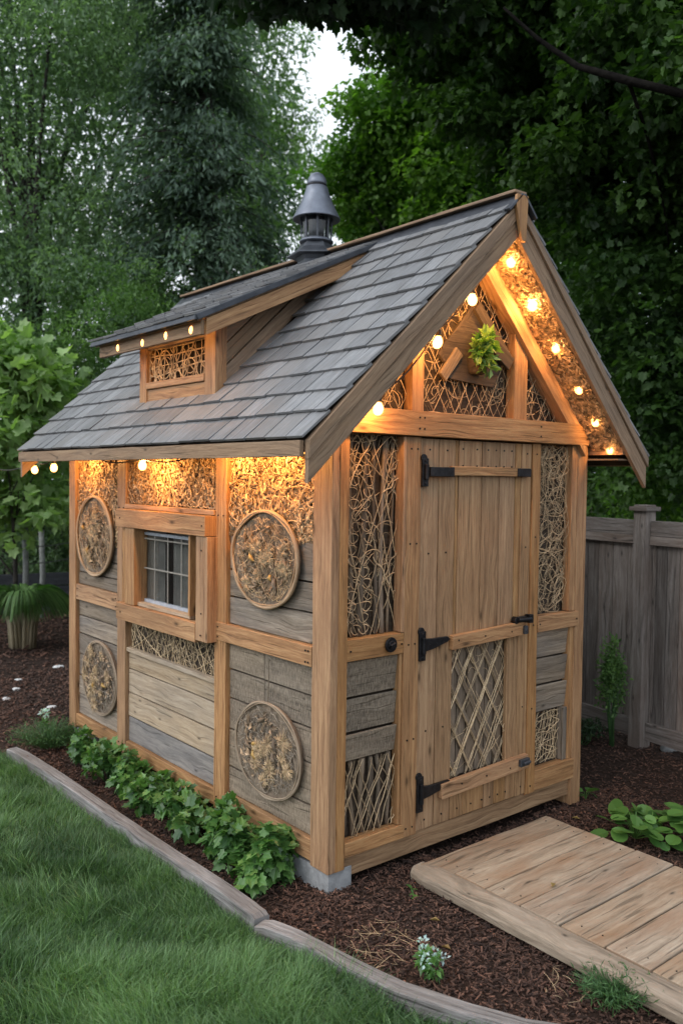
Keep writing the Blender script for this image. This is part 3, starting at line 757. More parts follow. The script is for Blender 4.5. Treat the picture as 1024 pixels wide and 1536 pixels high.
# front wall --------------------------------------------------------
fb = MB().box(.06, .42, .062, .074, .12, 2.0, 'x').box(1.37, 1.74, .062, .074, .12, 2.0, 'x').box(.42, 1.37, .066, .078, .12, 2.0, 'x')
part('wall_backing', fb, 'backing')
part('skirt_beam', MB().box(.089, 1.714, .018, .09, .055, .148, 'x', .15), 'door')
part('wall_rail', MB().box(.089, .418, -.006, .05, 1.005, 1.10, 'x', .4), 'frame')
part('wall_rail', MB().box(1.388, 1.738, -.008, .05, .998, 1.082, 'x', .6), 'frame')
part('bottom_rail', MB().box(.089, .44, -.003, .05, .150, .215, 'x', .65), 'frame')
part('bottom_rail', MB().box(1.388, 1.735, -.003, .05, .152, .262, 'x', .5), 'frame')
part('door_jamb', MB().box(.421, .515, -.004, .05, .150, 1.984, 'z', .35), 'frame')
part('door_jamb', MB().box(1.319, 1.386, -.004, .05, .150, 1.984, 'z', .4), 'frame')
part('panel_trim', MB().box(.400, .419, -.009, .045, 1.102, 1.984, 'z', .7).box(.402, .419, .004, .045, .217, 1.003, 'z', .5), 'frame')
part('panel_trim', MB().box(1.664, 1.713, .001, .05, 1.084, 1.984, 'z', .6).box(1.680, 1.713, .004, .05, .264, .996, 'z', .5), 'frame')
planks('plank_panel', 'x', .022, .09, .401, [.556, .682, .838, 1.003], 'sawn', lap=-.016, lab='rough sawn lapped planks')
planks('plank_panel', 'x', .022, 1.388, 1.679, [.556, .705, .85, .997], 'grey', lap=-.016)
def frontp(x0, x1, z0, z1, y=.060): return Panel((x0, y, z0), (1, 0, 0), (0, 0, 1), x1 - x0, z1 - z0)
assert frontp(0, 1, 0, 1).N[1] < 0
# tall left panel: branches, ringed vines and twigs over a dark back
p = frontp(.09, .40, 1.102, 1.984)
mb = MB()
for a, r in ((.05, .010), (.115, .014), (.185, .009), (.235, .012), (.28, .007)):
    pts = [p.O + p.A * (a + .012 * math.sin(4 * t + a * 40)) + p.B * (t * p.h) + p.N * .016 for t in np.linspace(0, 1, 12)]
    mb.tube(pts, [r * (1 + .2 * math.sin(5 * t + a * 9)) for t in np.linspace(0, 1, 12)], 8)
part('branch_panel', mb, 'barkwood', bevel=0, smooth=True)
rings = []
for i in range(18):
    for a in (.06, .13):
        cx = a + .015 * math.sin(i * 1.3 + a * 30); cz = .03 + i * .05
        t = np.linspace(0, 2 * math.pi, 12); rings.append(p.to3(np.clip(cx + .028 * np.cos(t), 0, p.w), np.clip(cz + .022 * np.sin(t), 0, p.h), .028 + .006 * np.sin(2 * t)))
rt = tubes_np(np.array(rings), RNG.uniform(.0013, .0024, len(rings)), p.N, .8)
Ls = [(random.uniform(0, p.w), random.uniform(0, p.h)) for _ in range(48)]
Ls = [(a, b, a + random.choice((-1, 1)) * random.uniform(.08, .22), b + random.uniform(.08, .3)) for a, b in Ls]
netl = diag_set(p.w, p.h, math.radians(73), .062, .2, 1, 0, .06) + diag_set(p.w, p.h, math.radians(-73), .062, .2, 1, 0, .06)
build_np('wicker_panel', [rt, p.lines(netl, .005, 14, .0021, (.02, .034)), p.lines(Ls[:22], .006, 9, .0024, (.02, .036)), p.curly(45, .2, 10, .35, .0014, .034, head=math.pi / 2, spread=.7)], M['twig'], shed)
# tall right panel: tangled dry straw
p = frontp(1.40, 1.662, 1.084, 1.984)
build_np('wicker_panel', [p.curly(120, .26, 12, .35, .0014, .036), p.curly(50, .12, 8, .8, .0015, .03), p.curly(55, .4, 14, .2, .0019, .038, head=1.4, spread=.5)], M['twig'], shed)
# small right net
p = frontp(1.40, 1.64, .272, .552)
build_np('wicker_panel', [p.lines(diag_set(p.w, p.h, math.radians(82), .03, .25) + diag_set(p.w, p.h, math.radians(8), .045, .25) + diag_set(p.w, p.h, math.radians(58), .07, .3), .006, 9, .0019, (.012, .03)), p.curly(40, .15, 8, .5, .0015, .03)], M['straw'], shed)
part('panel_trim', MB().box(1.642, 1.679, .01, .05, .264, .555, 'z', .2), 'grey')
# left bottom: crossing split sticks
p = frontp(.10, .402, .217, .552)
mb = MB()
for k in range(6):
    a = .016 + k * .053; t = random.uniform(-.02, .02)
    pts = [p.O + p.A * np.clip(a + t * s + .006 * math.sin(6 * s + k), .008, p.w - .008) + p.B * (s * p.h) + p.N * .012 for s in np.linspace(0, 1, 7)]
    mb.tube(pts, [.0125 * (1 + .25 * math.sin(4 * s + k * 2)) for s in np.linspace(0, 1, 7)], 6)
part('branch_panel', mb, 'barkwood', bevel=0, smooth=True)
build_np('wicker_panel', [p.lines(diag_set(p.w, p.h, math.radians(68), .085, .35, 3, .010, .28) + diag_set(p.w, p.h, math.radians(-64), .10, .35, 2, .010, .30), .003, 8, .0023, (.026, .04))], M['twig'], shed)
# tie beam
part('tie_beam', MB().box(0.0, 1.765, -.034, .05, 1.988, 2.100, 'x', .65), 'frame')
# gable wall
def ins(P, m=.02): return (P[..., 2] < np.where(P[..., 0] < AX, AZ - (AX - P[..., 0]) * sl, AZ - (P[..., 0] - AX) * sr) - UV_ - m)
part('gable_backing', MB().prism([(.02, .062, 2.0), (1.78, .062, 2.0), (1.78, .062, ru(1.78) + .03), (AX, .062, ru(AX) + .03), (.02, .062, ru(.02) + .03)], (0, .014, 0), (1, 0, 0), .5), 'backing', bevel=0)
part('gable_stud', MB().box(.450, .522, -.004, .05, 2.101, ru(.46) - .01, 'z', .75), 'frame')
part('gable_stud', MB().box(1.158, 1.262, -.004, .05, 2.101, ru(1.262) - .0, 'z', .5), 'frame')
def rafter(x0, x1, d, y0, y1, t=.6, off=0):
    f = lambda x: ru(x) - off
    return MB().prism([(x0, y0, f(x0)), (x1, y0, f(x1)), (x1, y0, f(x1) - d), (x0, y0, f(x0) - d)], (0, y1 - y0, 0), (x1 - x0, 0, ru(x1) - ru(x0)), t)
part('gable_rafter', rafter(AX + .001, 1.745, .125, -.028, .05, .85), 'frame')
part('gable_rafter', rafter(.02, AX - .001, .125, -.028, .05, .6), 'frame')
p = frontp(.02, 1.78, 2.10, 2.85)
hexl = diag_set(p.w, p.h, math.radians(60), .06, .12) + diag_set(p.w, p.h, math.radians(-60), .06, .12)
dz = lambda P: ins(P, .05)
build_np('wicker_panel', [p.lines(hexl, .005, 24, .0017, (.022, .034), dropf=dz), p.curly(380, .14, 9, .4, .0013, .03, dropf=dz), p.curly(150, .08, 6, .8, .002, .018, dropf=dz)], M['twig'], shed)
# chevron boards of the niche
def chev(x0, z0, x1, z1, w, y, mat, t):
    d = unit(V(x1 - x0, 0, z1 - z0)); n = V(-d[2], 0, d[0])
    part('niche_board', MB().beam((x0, y, z0), (x1, y, z1), n * w, (0, .018, 0), t), mat)
part('niche_hole_shade', MB().prism([(.71, .02, 2.27), (1.03, .02, 2.25), (1.1, .02, 2.40), (.885, .02, 2.60), (.66, .02, 2.42)], (0, .02, 0), (1, 0, 0), .3), 'darkboard', bevel=0)  # dark plate painting the shade of the niche's open hole
chev(.66, 2.36, .885, 2.61, .055, .030, 'darkboard', .9)  # shade on this upper-left board is put into its dark material
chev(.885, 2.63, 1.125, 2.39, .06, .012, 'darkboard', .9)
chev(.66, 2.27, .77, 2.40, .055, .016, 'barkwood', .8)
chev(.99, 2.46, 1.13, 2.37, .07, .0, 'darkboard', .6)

# door ---------------------------------------------------------------
door = empty('door', (.9, 0, .155)); door.parent = shed; door.location = tuple(WPOS['door'] - WPOS['garden_shed'])
def dpart(n, mb, mat='door', bevel=.003): return part(n, mb, mat, door, bevel)
zt, zb = 1.980, .156
for x0, x1, t in ((.519, .635, .55), (.640, .747, .3)): dpart('door_board', MB().box(x0, x1, .003, .028, zb, zt, 'z', t))
dpart('door_board', MB().box(1.238, 1.316, .003, .028, zb, zt, 'z', .6))
for x0, x1, t in ((.751, .768, .4), (.773, .936, .72), (.941, 1.068, .3), (1.073, 1.189, .55), (1.194, 1.234, .8)): dpart('door_board', MB().box(x0, x1, .005, .028, 1.02, zt, 'z', t))
for x0, x1, t in ((.751, .835, .2), (.838, .99, .5), (.993, 1.07, .3), (1.073, 1.158, .25), (1.161, 1.235, .6)): dpart('door_board', MB().box(x0, x1, .005, .028, zb, .30, 'z', t))
dpart('door_board', MB().box(1.155, 1.235, .004, .028, .30, 1.02, 'z', .45))
dpart('door_brace', MB().beam((.722, -.012, 1.020), (1.245, -.012, 1.038), (0, .028, 0), (0, 0, .068), .75), 'frame')
dpart('door_brace', MB().beam((.665, -.012, .318), (1.306, -.012, .338), (0, .028, 0), (0, 0, .072), .7), 'frame')
dpart('door_strap', MB().box(.70, 1.19, -.020, .002, 1.812, 1.856, 'x', .5))
p = frontp(.749, 1.155, .35, 1.0, .040)
mb = MB()
for k in range(6):
    a = .035 + k * .068
    mb.beam(p.O + p.A * a + p.N * .0, p.O + p.A * (a + random.uniform(-.01, .01)) + p.B * p.h, p.A * .06, p.N * .006, random.uniform(.1, .6))
for L_ in diag_set(p.w, p.h, math.radians(-57), .095, .12, 1, 0, .05):
    c = clip(*L_, p.w, p.h)
    if c: mb.beam(p.O + p.A * c[0] + p.B * c[1] + p.N * .008, p.O + p.A * c[2] + p.B * c[3] + p.N * .008, (p.A * .83 + p.B * .55) * .026, p.N * .006, random.uniform(.3, .9))
dpart('lattice_slat', mb, 'barkwood', .001)
lat = [p.lines(diag_set(p.w, p.h, math.radians(61), .092, .1, 4, .007, .03), .0025, 8, .0019, (.014, .022)), p.lines(diag_set(p.w, p.h, math.radians(-58), .095, .1, 3, .007, .03), .0025, 8, .0019, (.014, .022)), p.curly(30, .08, 6, .7, .0013, .024)]
build_np('lattice_twine', lat, M['straw'], door)
dpart('panel_back', MB().box(.749, 1.155, .046, .050, .30, 1.01, 'z'), 'backing')
# iron work
def hinge(z, s1, tall, zo=0, straight=False):
    mb = MB()
    mb.box(.513, .553, -.014, .003, z - tall, z + tall * .9, 'z', .5, jit=.0006)
    mb.tube([(.536, -.018, z - tall * .55), (.536, -.018, z + tall * .5)], .011, 10)
    if straight: mb.box(.55, s1, -.030, -.010, z - .022, z + .022, 'x', .5, jit=.0006)
    else: mb.prism([(.55, -.016, z - .03), (.55, -.016, z + .03), (.60, -.016, z + .026), (s1 - .02, -.016, z + .014 + zo), (s1, -.016, z + zo), (s1 - .02, -.016, z - .012 + zo), (.60, -.016, z - .024)], (0, .014, 0), (1, 0, 0), .5)
    for x in (.575, .62, .665): mb.lathe((x, -.02, z + zo * (x - .55) / .2), [(.0001, -.0), (.005, 0)], 8)
    for zz in (z - tall * .8, z + tall * .72): mb.tube([(.533, -.018, zz), (.533, -.012, zz)], .007, 8)
    mb.tube([(.526, -.012, z + tall * .9), (.526, -.004, z + tall * .9)], .02, 12)
    dpart('hinge', mb, 'iron', .0025)
hinge(1.828, .708, .068, straight=True); hinge(1.028, .716, .072, .012); hinge(.336, .742, .088, .012)
dpart('strap_end', MB().box(1.176, 1.28, -.026, -.001, 1.812, 1.854, 'x', .5), 'iron')
mb = MB().box(1.175, 1.300, -.024, -.006, 1.068, 1.098, 'x', .5).tube([(1.19, -.034, 1.085), (1.29, -.034, 1.082)], .012, 10).tube([(1.188, -.03, 1.083), (1.188, -.002, 1.083)], .019, 12)
mb.box(1.275, 1.305, -.04, -.006, 1.062, 1.106, 'z')
dpart('latch', mb, 'iron')
dpart('latch', MB().box(1.235, 1.262, -.044, -.026, 1.010, 1.052, 'z').tube([(1.248, -.046, 1.03), (1.248, -.02, 1.03)], .012, 10), 'lead_dark')
dpart('latch', MB().box(1.225, 1.298, -.044, -.026, .325, .362, 'x').tube([(1.24, -.05, .343), (1.29, -.05, .345)], .009, 8), 'lead_dark')
kb = MB(); c = V(.331, -.012, 1.056)
kb.tube([c, c + V(0, -.010, 0)], .034, 14); kb.tube([c + V(0, -.009, 0), c + V(0, -.016, 0)], .020, 12); kb.tube([c + V(-.014, -.017, -.004), c + V(.014, -.017, .006)], .008, 8)
part('rail_knob', kb, 'iron')

def nails(parent, pts, nrm, r=.0045, name='nail'):
    n = V(*nrm); proto = None
    for q in pts:
        q = V(*q)
        if proto is None: proto = part(name, MB().tube([q - n * .002, q + n * .0016], r, 7), 'iron', parent, 0); q0 = q; l0 = np.array(proto.location)
        else:
            c = proto.copy(); COL.objects.link(c); c.location = tuple(l0 + q - q0)
F_ = (0, -1, 0); Sd = (-1, 0, 0)
nails(shed, [(x, -.036, z) for x in (.47, .50, 1.34, 1.74, .03) for z in (2.02, 2.07)] + [(x, -.005, z) for x in (.45, .49, 1.35) for z in (.19, .6, 1.04, 1.5, 1.93)] + [(x, -.008, 1.05) for x in (.105, .405)] + [(x, -.010, 1.04) for x in (1.40, 1.72)], F_)
nails(shed, [(-.005, y, z) for y in (.15, .17, .90) for z in (.99, 1.04)] + [(.0, y, z) for y in (.86, .91, 1.99, 2.05) for z in (.17, .98, 1.03, 1.6)] + [(.002, y, z) for y in (2.10, 2.69) for z in (.99, 1.04)], Sd)
nails(win, [(XO - .010, y, 1.545) for y in (.96, 1.90)] + [(XO - .006, y, .99) for y in (.975, 1.90)] + [(XO - .002, .975, z) for z in (1.1, 1.42)], Sd)
nails(door, [(x, .002, z) for x in (.575, .69, 1.28) for z in (.20, .62, 1.45, 1.93)] + [(x, .004, z) for x in (.80, .90, .98, 1.04, 1.10, 1.16) for z in (1.94, 1.86, .20)] + [(x, -.027, 1.03) for x in (.76, .95, 1.15)] + [(x, -.027, .33) for x in (.80, .98, 1.16)], F_)
# back and right walls, floor, ceiling plate
mb = MB()
for i in range(12): mb.box(.09 + i * .1355, .09 + (i + 1) * .1355 - .003, 2.77, 2.79, .1, 2.0, 'z')
part('back_wall', mb, 'grey')
mb = MB()
for i in range(13): mb.box(1.76, 1.785, .1, 2.72, .12 + i * .144, .12 + (i + 1) * .144 - .003, 'y')
part('right_wall', mb, 'grey')
part('back_gable', MB().prism([(.02, 2.77, 2.0), (1.78, 2.77, 2.0), (1.78, 2.77, ru(1.78) + .03), (AX, 2.77, ru(AX) + .03), (.02, 2.77, ru(.02) + .03)], (0, .014, 0), (1, 0, 0), .5), 'grey', bevel=0)
part('shed_floor', MB().box(.07, 1.75, .075, 2.77, .09, .118, 'x'), 'backing', bevel=0)

# roof ----------------------------------------------------------------
roof = empty('roof', (.9, 1.4, 1.94)); roof.parent = shed; roof.location = tuple(WPOS['roof'] - WPOS['garden_shed'])
def rp(n, mb, mat, bevel=.0025): return part(n, mb, mat, roof, bevel)
def deckp(x0, x1, off, th, y0, y1):
    return MB().prism([(x0, y0, top_z(x0) - off), (x1, y0, top_z(x1) - off), (x1, y0, top_z(x1) - off - th), (x0, y0, top_z(x0) - off - th)], (0, y1 - y0, 0), (0, 1, 0))
rp('roof_deck', deckp(EL[0] + .02, AX - .0005, .016, .05, YF + .02, YR - .02), 'backing', 0)
rp('roof_deck', deckp(AX + .0005, ER[0] - .02, .016, .05, YF + .02, YR - .02), 'backing', 0)
def shingles(P0, up, across, nrm, length, width, rows, mat='shingle', wr=(.118, .165), keep=None, th=.012, over=.012):
    """courses from P0 (eave corner); up/across/nrm unit vectors"""
    mb = MB(); ex = length / rows
    for r in range(rows):
        a = -random.uniform(0, .06)
        while a < width:
            w = random.uniform(*wr); a0 = max(a, 0); a1 = min(a + w - .0075, width); a += w
            if a1 - a0 < .02: continue
            ln = ex * 1.22; j = random.uniform(-.004, .004) if r else random.uniform(-.003, .001)
            s0 = r * ex - (over if r == 0 else 0) + j; s1 = min(s0 + ln, length + .002); c = (a0 + a1) / 2
            if keep and not keep(P0 + up * (s0 + s1) / 2 + across * c): continue
            lo = P0 + up * s0 + across * c + nrm * (.019 + random.uniform(0, .005)); hi = P0 + up * s1 + across * c + nrm * .006
            mb.beam(lo, hi, across * (a1 - a0) + nrm * random.uniform(-.0015, .0015), nrm * th, jit=.0009, seg=.3)
    return mb
uL = unit(V(AX - EL[0], 0, AZ - EL[1])); nL = V(-uL[2], 0, uL[0]); LL = math.hypot(AX - EL[0], AZ - EL[1])
uR = unit(V(AX - ER[0], 0, AZ - ER[1])); nR = V(uR[2], 0, -uR[0]) if uR[0] < 0 else None; nR = V(-uR[2] * -1, 0, -uR[0]); LR = math.hypot(ER[0] - AX, AZ - ER[1])
DY0, DY1 = .846, 1.635      # dormer wall extents
DE = (-.25, 2.533); DRY0, DRY1 = .70, 1.86
dsl = (AZ - DE[1]) / (AX - DE[0])
def keepL(p): return not (DY0 + .03 < p[1] < DY1 - .03 and p[0] > .03)
rp('roof_shingles', shingles(V(EL[0], YF, EL[1]) , uL, V(0, 1, 0), nL, LL, YR - YF, 12, keep=keepL), 'shingle', .0012)
rp('roof_shingles', shingles(V(ER[0], YF, ER[1]), uR, V(0, 1, 0), nR, LR, YR - YF, 12), 'shingle', .0012)
# ridge cap
rp('ridge_cap', MB().beam((AX - .052, YF - .03, AZ - .028), (AX - .052, YR + .02, AZ - .028), uL * .13, nL * .012, .4).beam((AX + .052, YF - .03, AZ - .030), (AX + .052, YR + .02, AZ - .030), uR * .13, nR * .012, .4), 'lead_dark', .002)
rp('ridge_board', MB().beam((AX, YF - .01, AZ + .029), (AX, YR, AZ + .029), (.085, 0, 0), (0, 0, .016), .5), 'roofwood', .004)
# barge boards (front): two stepped boards each side
def barge(x0, x1, off0, off1, y0, y1, t, plumb=True):
    return MB().prism([(x0, y0, top_z(x0) - off0), (x1, y0, top_z(x1) - off0), (x1, y0, top_z(x1) - off1), (x0, y0, top_z(x0) - off1)], (0, y1 - y0, 0), (x1 - x0, 0, top_z(x1) - top_z(x0)), t)
rp('barge_board', barge(EL[0], AX - .001, .006, .078, YF - .012, YF + .018, .35), 'roofwood')
rp('barge_board', barge(EL[0] + .004, AX - .001, .080, .175, YF, YF + .022, .5), 'roofwood')
rp('barge_board', barge(AX + .001, ER[0], .006, .055, YF - .012, YF + .018, .3), 'roofwood')
rp('barge_board', barge(AX + .001, ER[0] - .004, .057, .175, YF, YF + .022, .6), 'roofwood')
rp('barge_board', barge(EL[0], AX - .001, .006, .17, YR - .02, YR + .006, .35), 'roofwood')
rp('barge_board', barge(AX + .001, ER[0], .006, .17, YR - .02, YR + .006, .35), 'roofwood')
rp('peak_block', MB().prism([(AX - .052, YF - .030, AZ - .04), (AX - .045, YF - .030, AZ + .01), (AX + .032, YF - .030, AZ + .012), (AX + .02, YF - .030, AZ - .20), (AX - .008, YF - .030, AZ - .195)], (0, .017, 0), (0, 0, 1), .8), 'frame')
# eave fascias
rp('fascia', MB().beam((EL[0] - .012, YF + .02, 1.904), (EL[0] - .012, YR - .02, 1.904), (0, 0, .062), (.022, 0, 0), .5), 'roofwood')
rp('fascia', MB().beam((ER[0] + .010, YF + .02, 1.902), (ER[0] + .010, YR - .02, 1.902), (0, 0, .045), (.022, 0, 0), .5), 'roofwood')
# eave soffit (side) and front soffit boards
rp('soffit', MB().box(1.801, 1.97, YF + .03, YR - .03, 1.908, 1.916, 'y', .3), 'roofwood', 0)
def gsoffit(x0, x1):
    return MB().prism([(x0, YF + .024, ru(x0) + .025), (x1, YF + .024, ru(x1) + .025), (x1, YF + .024, ru(x1) + .013), (x0, YF + .024, ru(x0) + .013)], (0, -YF + .03, 0), (0, 1, 0), .4)
rp('soffit', gsoffit(AX, 1.84), 'tanback', 0); rp('soffit', gsoffit(-.02, AX), 'tanback', 0)
uRd = unit(V(1, 0, -sr)); uLd = unit(V(-1, 0, -sl))
ps = Panel((AX, YF + .024, ru(AX) + .012), uRd, (0, 1, 0), (1.835 - AX) / uRd[0], -YF - .03)
if ps.N[2] > 0: ps.flip()
build_np('wicker_soffit', dense(ps, 1100, .003, .014, .07) + [ps.curly(350, .05, 5, 1.0, .005, .016, flat=.25)], M['shaving'], roof)
ps2 = Panel((AX, YF + .024, ru(AX) + .012), uLd, (0, 1, 0), (AX + .0) / uRd[0], -YF - .03)
if ps2.N[2] > 0: ps2.flip()
build_np('wicker_soffit', dense(ps2, 500, .003, .014, .07), M['shaving'], roof)
rp('soffit_trim', MB().box(1.828, 1.862, YF + .022, .06, ru(1.845) - .012, ru(1.845) + .035, 'y', .7), 'frame')

# dormer ----------------------------------------------------------------
dorm = empty('dormer', (.2, 1.24, 2.17)); dorm.parent = shed; dorm.location = tuple(WPOS['dormer'] - WPOS['garden_shed'])
def dp(n, mb, mat, bevel=.0025): return part(n, mb, mat, dorm, bevel)
XD = -.055; zlo = 2.172
def dz_(x): return AZ - (AX - x) * dsl
dp('dormer_post', MB().box(XD - .006, XD + .06, DY0, .947, zlo, 2.58, 'z', .6), 'frame')
dp('dormer_post', MB().box(XD - .006, XD + .05, 1.575, DY1 + .02, zlo, 2.58, 'z', .5), 'frame')
dp('dormer_sill', MB().box(XD, XD + .04, .949, 1.573, zlo, 2.266, 'y', .5), 'frame')
dp('dormer_rail', MB().box(XD - .010, XD + .04, .949, 1.573, 2.268, 2.304, 'y', .75), 'frame')
dp('dormer_header', MB().box(XD, XD + .04, .949, 1.573, 2.485, 2.60, 'y', .3), 'roofwood')
dp('lattice_back', MB().box(XD + .055, XD + .065, .949, 1.573, 2.2, 2.55, 'y', .1), 'backing', 0)
p = Panel((XD + .03, 1.573, 2.304), (0, -1, 0), (0, 0, 1), .624, .185)
Ls = diag_set(p.w, p.h, math.radians(88), .062, .25) + diag_set(p.w, p.h, math.radians(2), .05, .25) + diag_set(p.w, p.h, math.radians(50), .085, .3) + diag_set(p.w, p.h, math.radians(-48), .095, .3)
arcs = []
for i in range(16):
    cx, cy, r = random.uniform(0, p.w), random.uniform(-.02, p.h * .8), random.uniform(.03, .08); t = np.linspace(0, 2 * math.pi, 18)
    arcs.append(p.to3(np.clip(cx + r * np.cos(t), 0, p.w), np.clip(cy + r * np.sin(t), 0, p.h), .014 + 0 * t))
o = build_np('dormer_lattice', [p.lines(Ls, .004, 8, .0036, (.006, .02)), tubes_np(np.array(arcs), np.full(16, .0032), p.N, .8)], M['straw'], dorm)
# cheeks: boards following the dormer slope
def cheek(y0, y1):
    mb = MB(); x1 = AX - .04
    # boards parallel to the main slope
    for k in range(4):
        o0 = .004 + k * .078; o1 = o0 + .072
        pts = []
        for x, o in ((XD + .06, o0), (XD + .06, o1)): pts.append((x, top_z(x) + o / uL[0]))
        if pts[0][1] > dz_(XD + .06) - .08: break
        def hit(o):   # where the offset line meets the dormer roof underside
            # top_z(x)+o/c = dz(x)-.075
            return ((AZ - .075 - AX * dsl) - (AZ - AX * sl + o / uL[0])) / (sl - dsl)
        h0, h1 = hit(o0), hit(o1)
        poly = [(XD + .06, pts[0][1]), (h0, dz_(h0) - .075), (h1, dz_(h1) - .075), (XD + .06, min(pts[1][1], dz_(XD + .06) - .075))]
        if h1 < XD + .06: poly = [(XD + .06, pts[0][1]), (h0, dz_(h0) - .075), (XD + .06, dz_(XD + .06) - .075)]
        jj = random.uniform(0, .004)
        mb.prism([(a, y0 + jj, b) for a, b in poly], (0, y1 - y0, 0), uL)
        if h1 < XD + .06: break
    return mb
dp('dormer_cheek', cheek(DY0 + .008, DY0 + .028), 'roofwood'); dp('dormer_cheek', cheek(DY1 - .02, DY1), 'roofwood')
dp('cheek_back', MB().prism([(XD + .05, DY0 + .03, top_z(XD + .05) - .02), (AX - .1, DY0 + .03, top_z(AX - .1)), (XD + .05, DY0 + .03, dz_(XD + .05) - .03)], (0, .01, 0), (1, 0, 0), .2), 'backing', 0)
def droofp(x0, x1, o0, o1, y0, y1, t=.4, mat='roofwood', n='dormer_roof_deck', b=.002, g=(0, 1, 0)):
    return dp(n, MB().prism([(x0, y0, dz_(x0) - o0), (x1, y0, dz_(x1) - o0), (x1, y0, dz_(x1) - o1), (x0, y0, dz_(x0) - o1)], (0, y1 - y0, 0), g, t), mat, b)
droofp(DE[0] + .012, AX - .01, .004, .030, DRY0 + .012, DRY1 - .012)
droofp(DE[0] + .06, AX - .06, .032, .11, DRY0 + .01, DRY0 + .04, .75, 'frame', 'dormer_barge', g=(1, 0, dsl))
droofp(DE[0] + .06, AX - .06, .032, .10, DRY1 - .04, DRY1 - .015, .5, 'roofwood', 'dormer_barge', g=(1, 0, dsl))
dp('dormer_fascia', MB().beam((DE[0] + .045, DRY0 + .02, DE[1] - .045), (DE[0] + .045, DRY1 - .02, DE[1] - .045), (0, 0, .07), (.022, 0, 0), .4), 'roofwood')
for yy in (1.15, 1.5): dp('dormer_rafter', MB().prism([(XD, yy, dz_(XD) - .03), (DE[0] + .056, yy, dz_(DE[0] + .056) - .03), (DE[0] + .056, yy, dz_(DE[0] + .056) - .075), (XD, yy, dz_(XD) - .09)], (0, .035, 0), (1, 0, .4), .4), 'roofwood')
uD = unit(V(AX - DE[0], 0, AZ - DE[1])); nD = V(-uD[2], 0, uD[0])
dp('dormer_shingles', shingles(V(DE[0], DRY0, DE[1]) - nD * .006, uD, V(0, 1, 0), nD, math.hypot(AX - DE[0], AZ - DE[1]) - .01, DRY1 - DRY0, 9, wr=(.1, .17)), 'shingle', .0012)
dp('drip_edge', MB().beam((DE[0] - .004, DRY0 - .004, DE[1] - .008), (DE[0] - .004, DRY1 + .004, DE[1] - .008), (0, 0, .024), (.012, 0, 0), .4).beam((DE[0], DRY0 - .003, DE[1] - .008), (AX - .04, DRY0 - .003, dz_(AX - .04) - .008), (0, .010, 0), nD * .026, .4), 'lead_dark', .002)

# ridge lantern -----------------------------------------------------------
lan = empty('roof_lantern', (.9, 1.3, AZ)); lan.parent = shed; lan.location = tuple(WPOS['roof_lantern'] - WPOS['garden_shed'])
c0 = (.9, 1.3, 0)
def lp(n, prof, mat, sides=32, sm=True, rot=0): return part(n, MB().lathe(c0, prof, sides, .5, rot), mat, lan, .003, smooth=sm)
lp('lantern_base', [(.108, 2.90), (.112, 3.075), (.128, 3.105), (.128, 3.11)], 'lead_dark', 6, False, .3)
lp('lantern_skirt', [(.155, 3.100), (.172, 3.102), (.172, 3.110), (.118, 3.15), (.090, 3.187), (.082, 3.19)], 'lead_dark', 6, False, .3)
lp('lantern_ring', [(.09, 3.186), (.102, 3.190), (.102, 3.198), (.094, 3.204), (.088, 3.21)], 'lead', 32)
lp('lantern_glass', [(.082, 3.205), (.086, 3.28), (.090, 3.36)], 'lglass')
mb = MB()
for k in range(8):
    a = k * math.pi / 4 + .2; mb.beam((.9 + .088 * math.cos(a), 1.3 + .088 * math.sin(a), 3.2), (.9 + .094 * math.cos(a), 1.3 + .094 * math.sin(a), 3.36), V(math.cos(a), math.sin(a), 0) * .008, V(-math.sin(a), math.cos(a), 0) * .012)
mb.lathe(c0, [(.045, 3.2), (.05, 3.34), (.0001, 3.35)], 16)
part('lantern_bars', mb, 'lead_dark', lan, .001)
lp('lantern_cap', [(.070, 3.345), (.138, 3.322), (.143, 3.326), (.141, 3.334), (.116, 3.380), (.094, 3.425), (.077, 3.47), (.063, 3.515), (.058, 3.520)], 'lead')
lp('lantern_finial', [(.052, 3.516), (.055, 3.530), (.059, 3.534), (.058, 3.548), (.050, 3.572), (.035, 3.591), (.018, 3.600), (.0001, 3.602)], 'lead')
lp('lantern_collar', [(.0585, 3.518), (.0585, 3.531), (.05, 3.532)], 'iron')

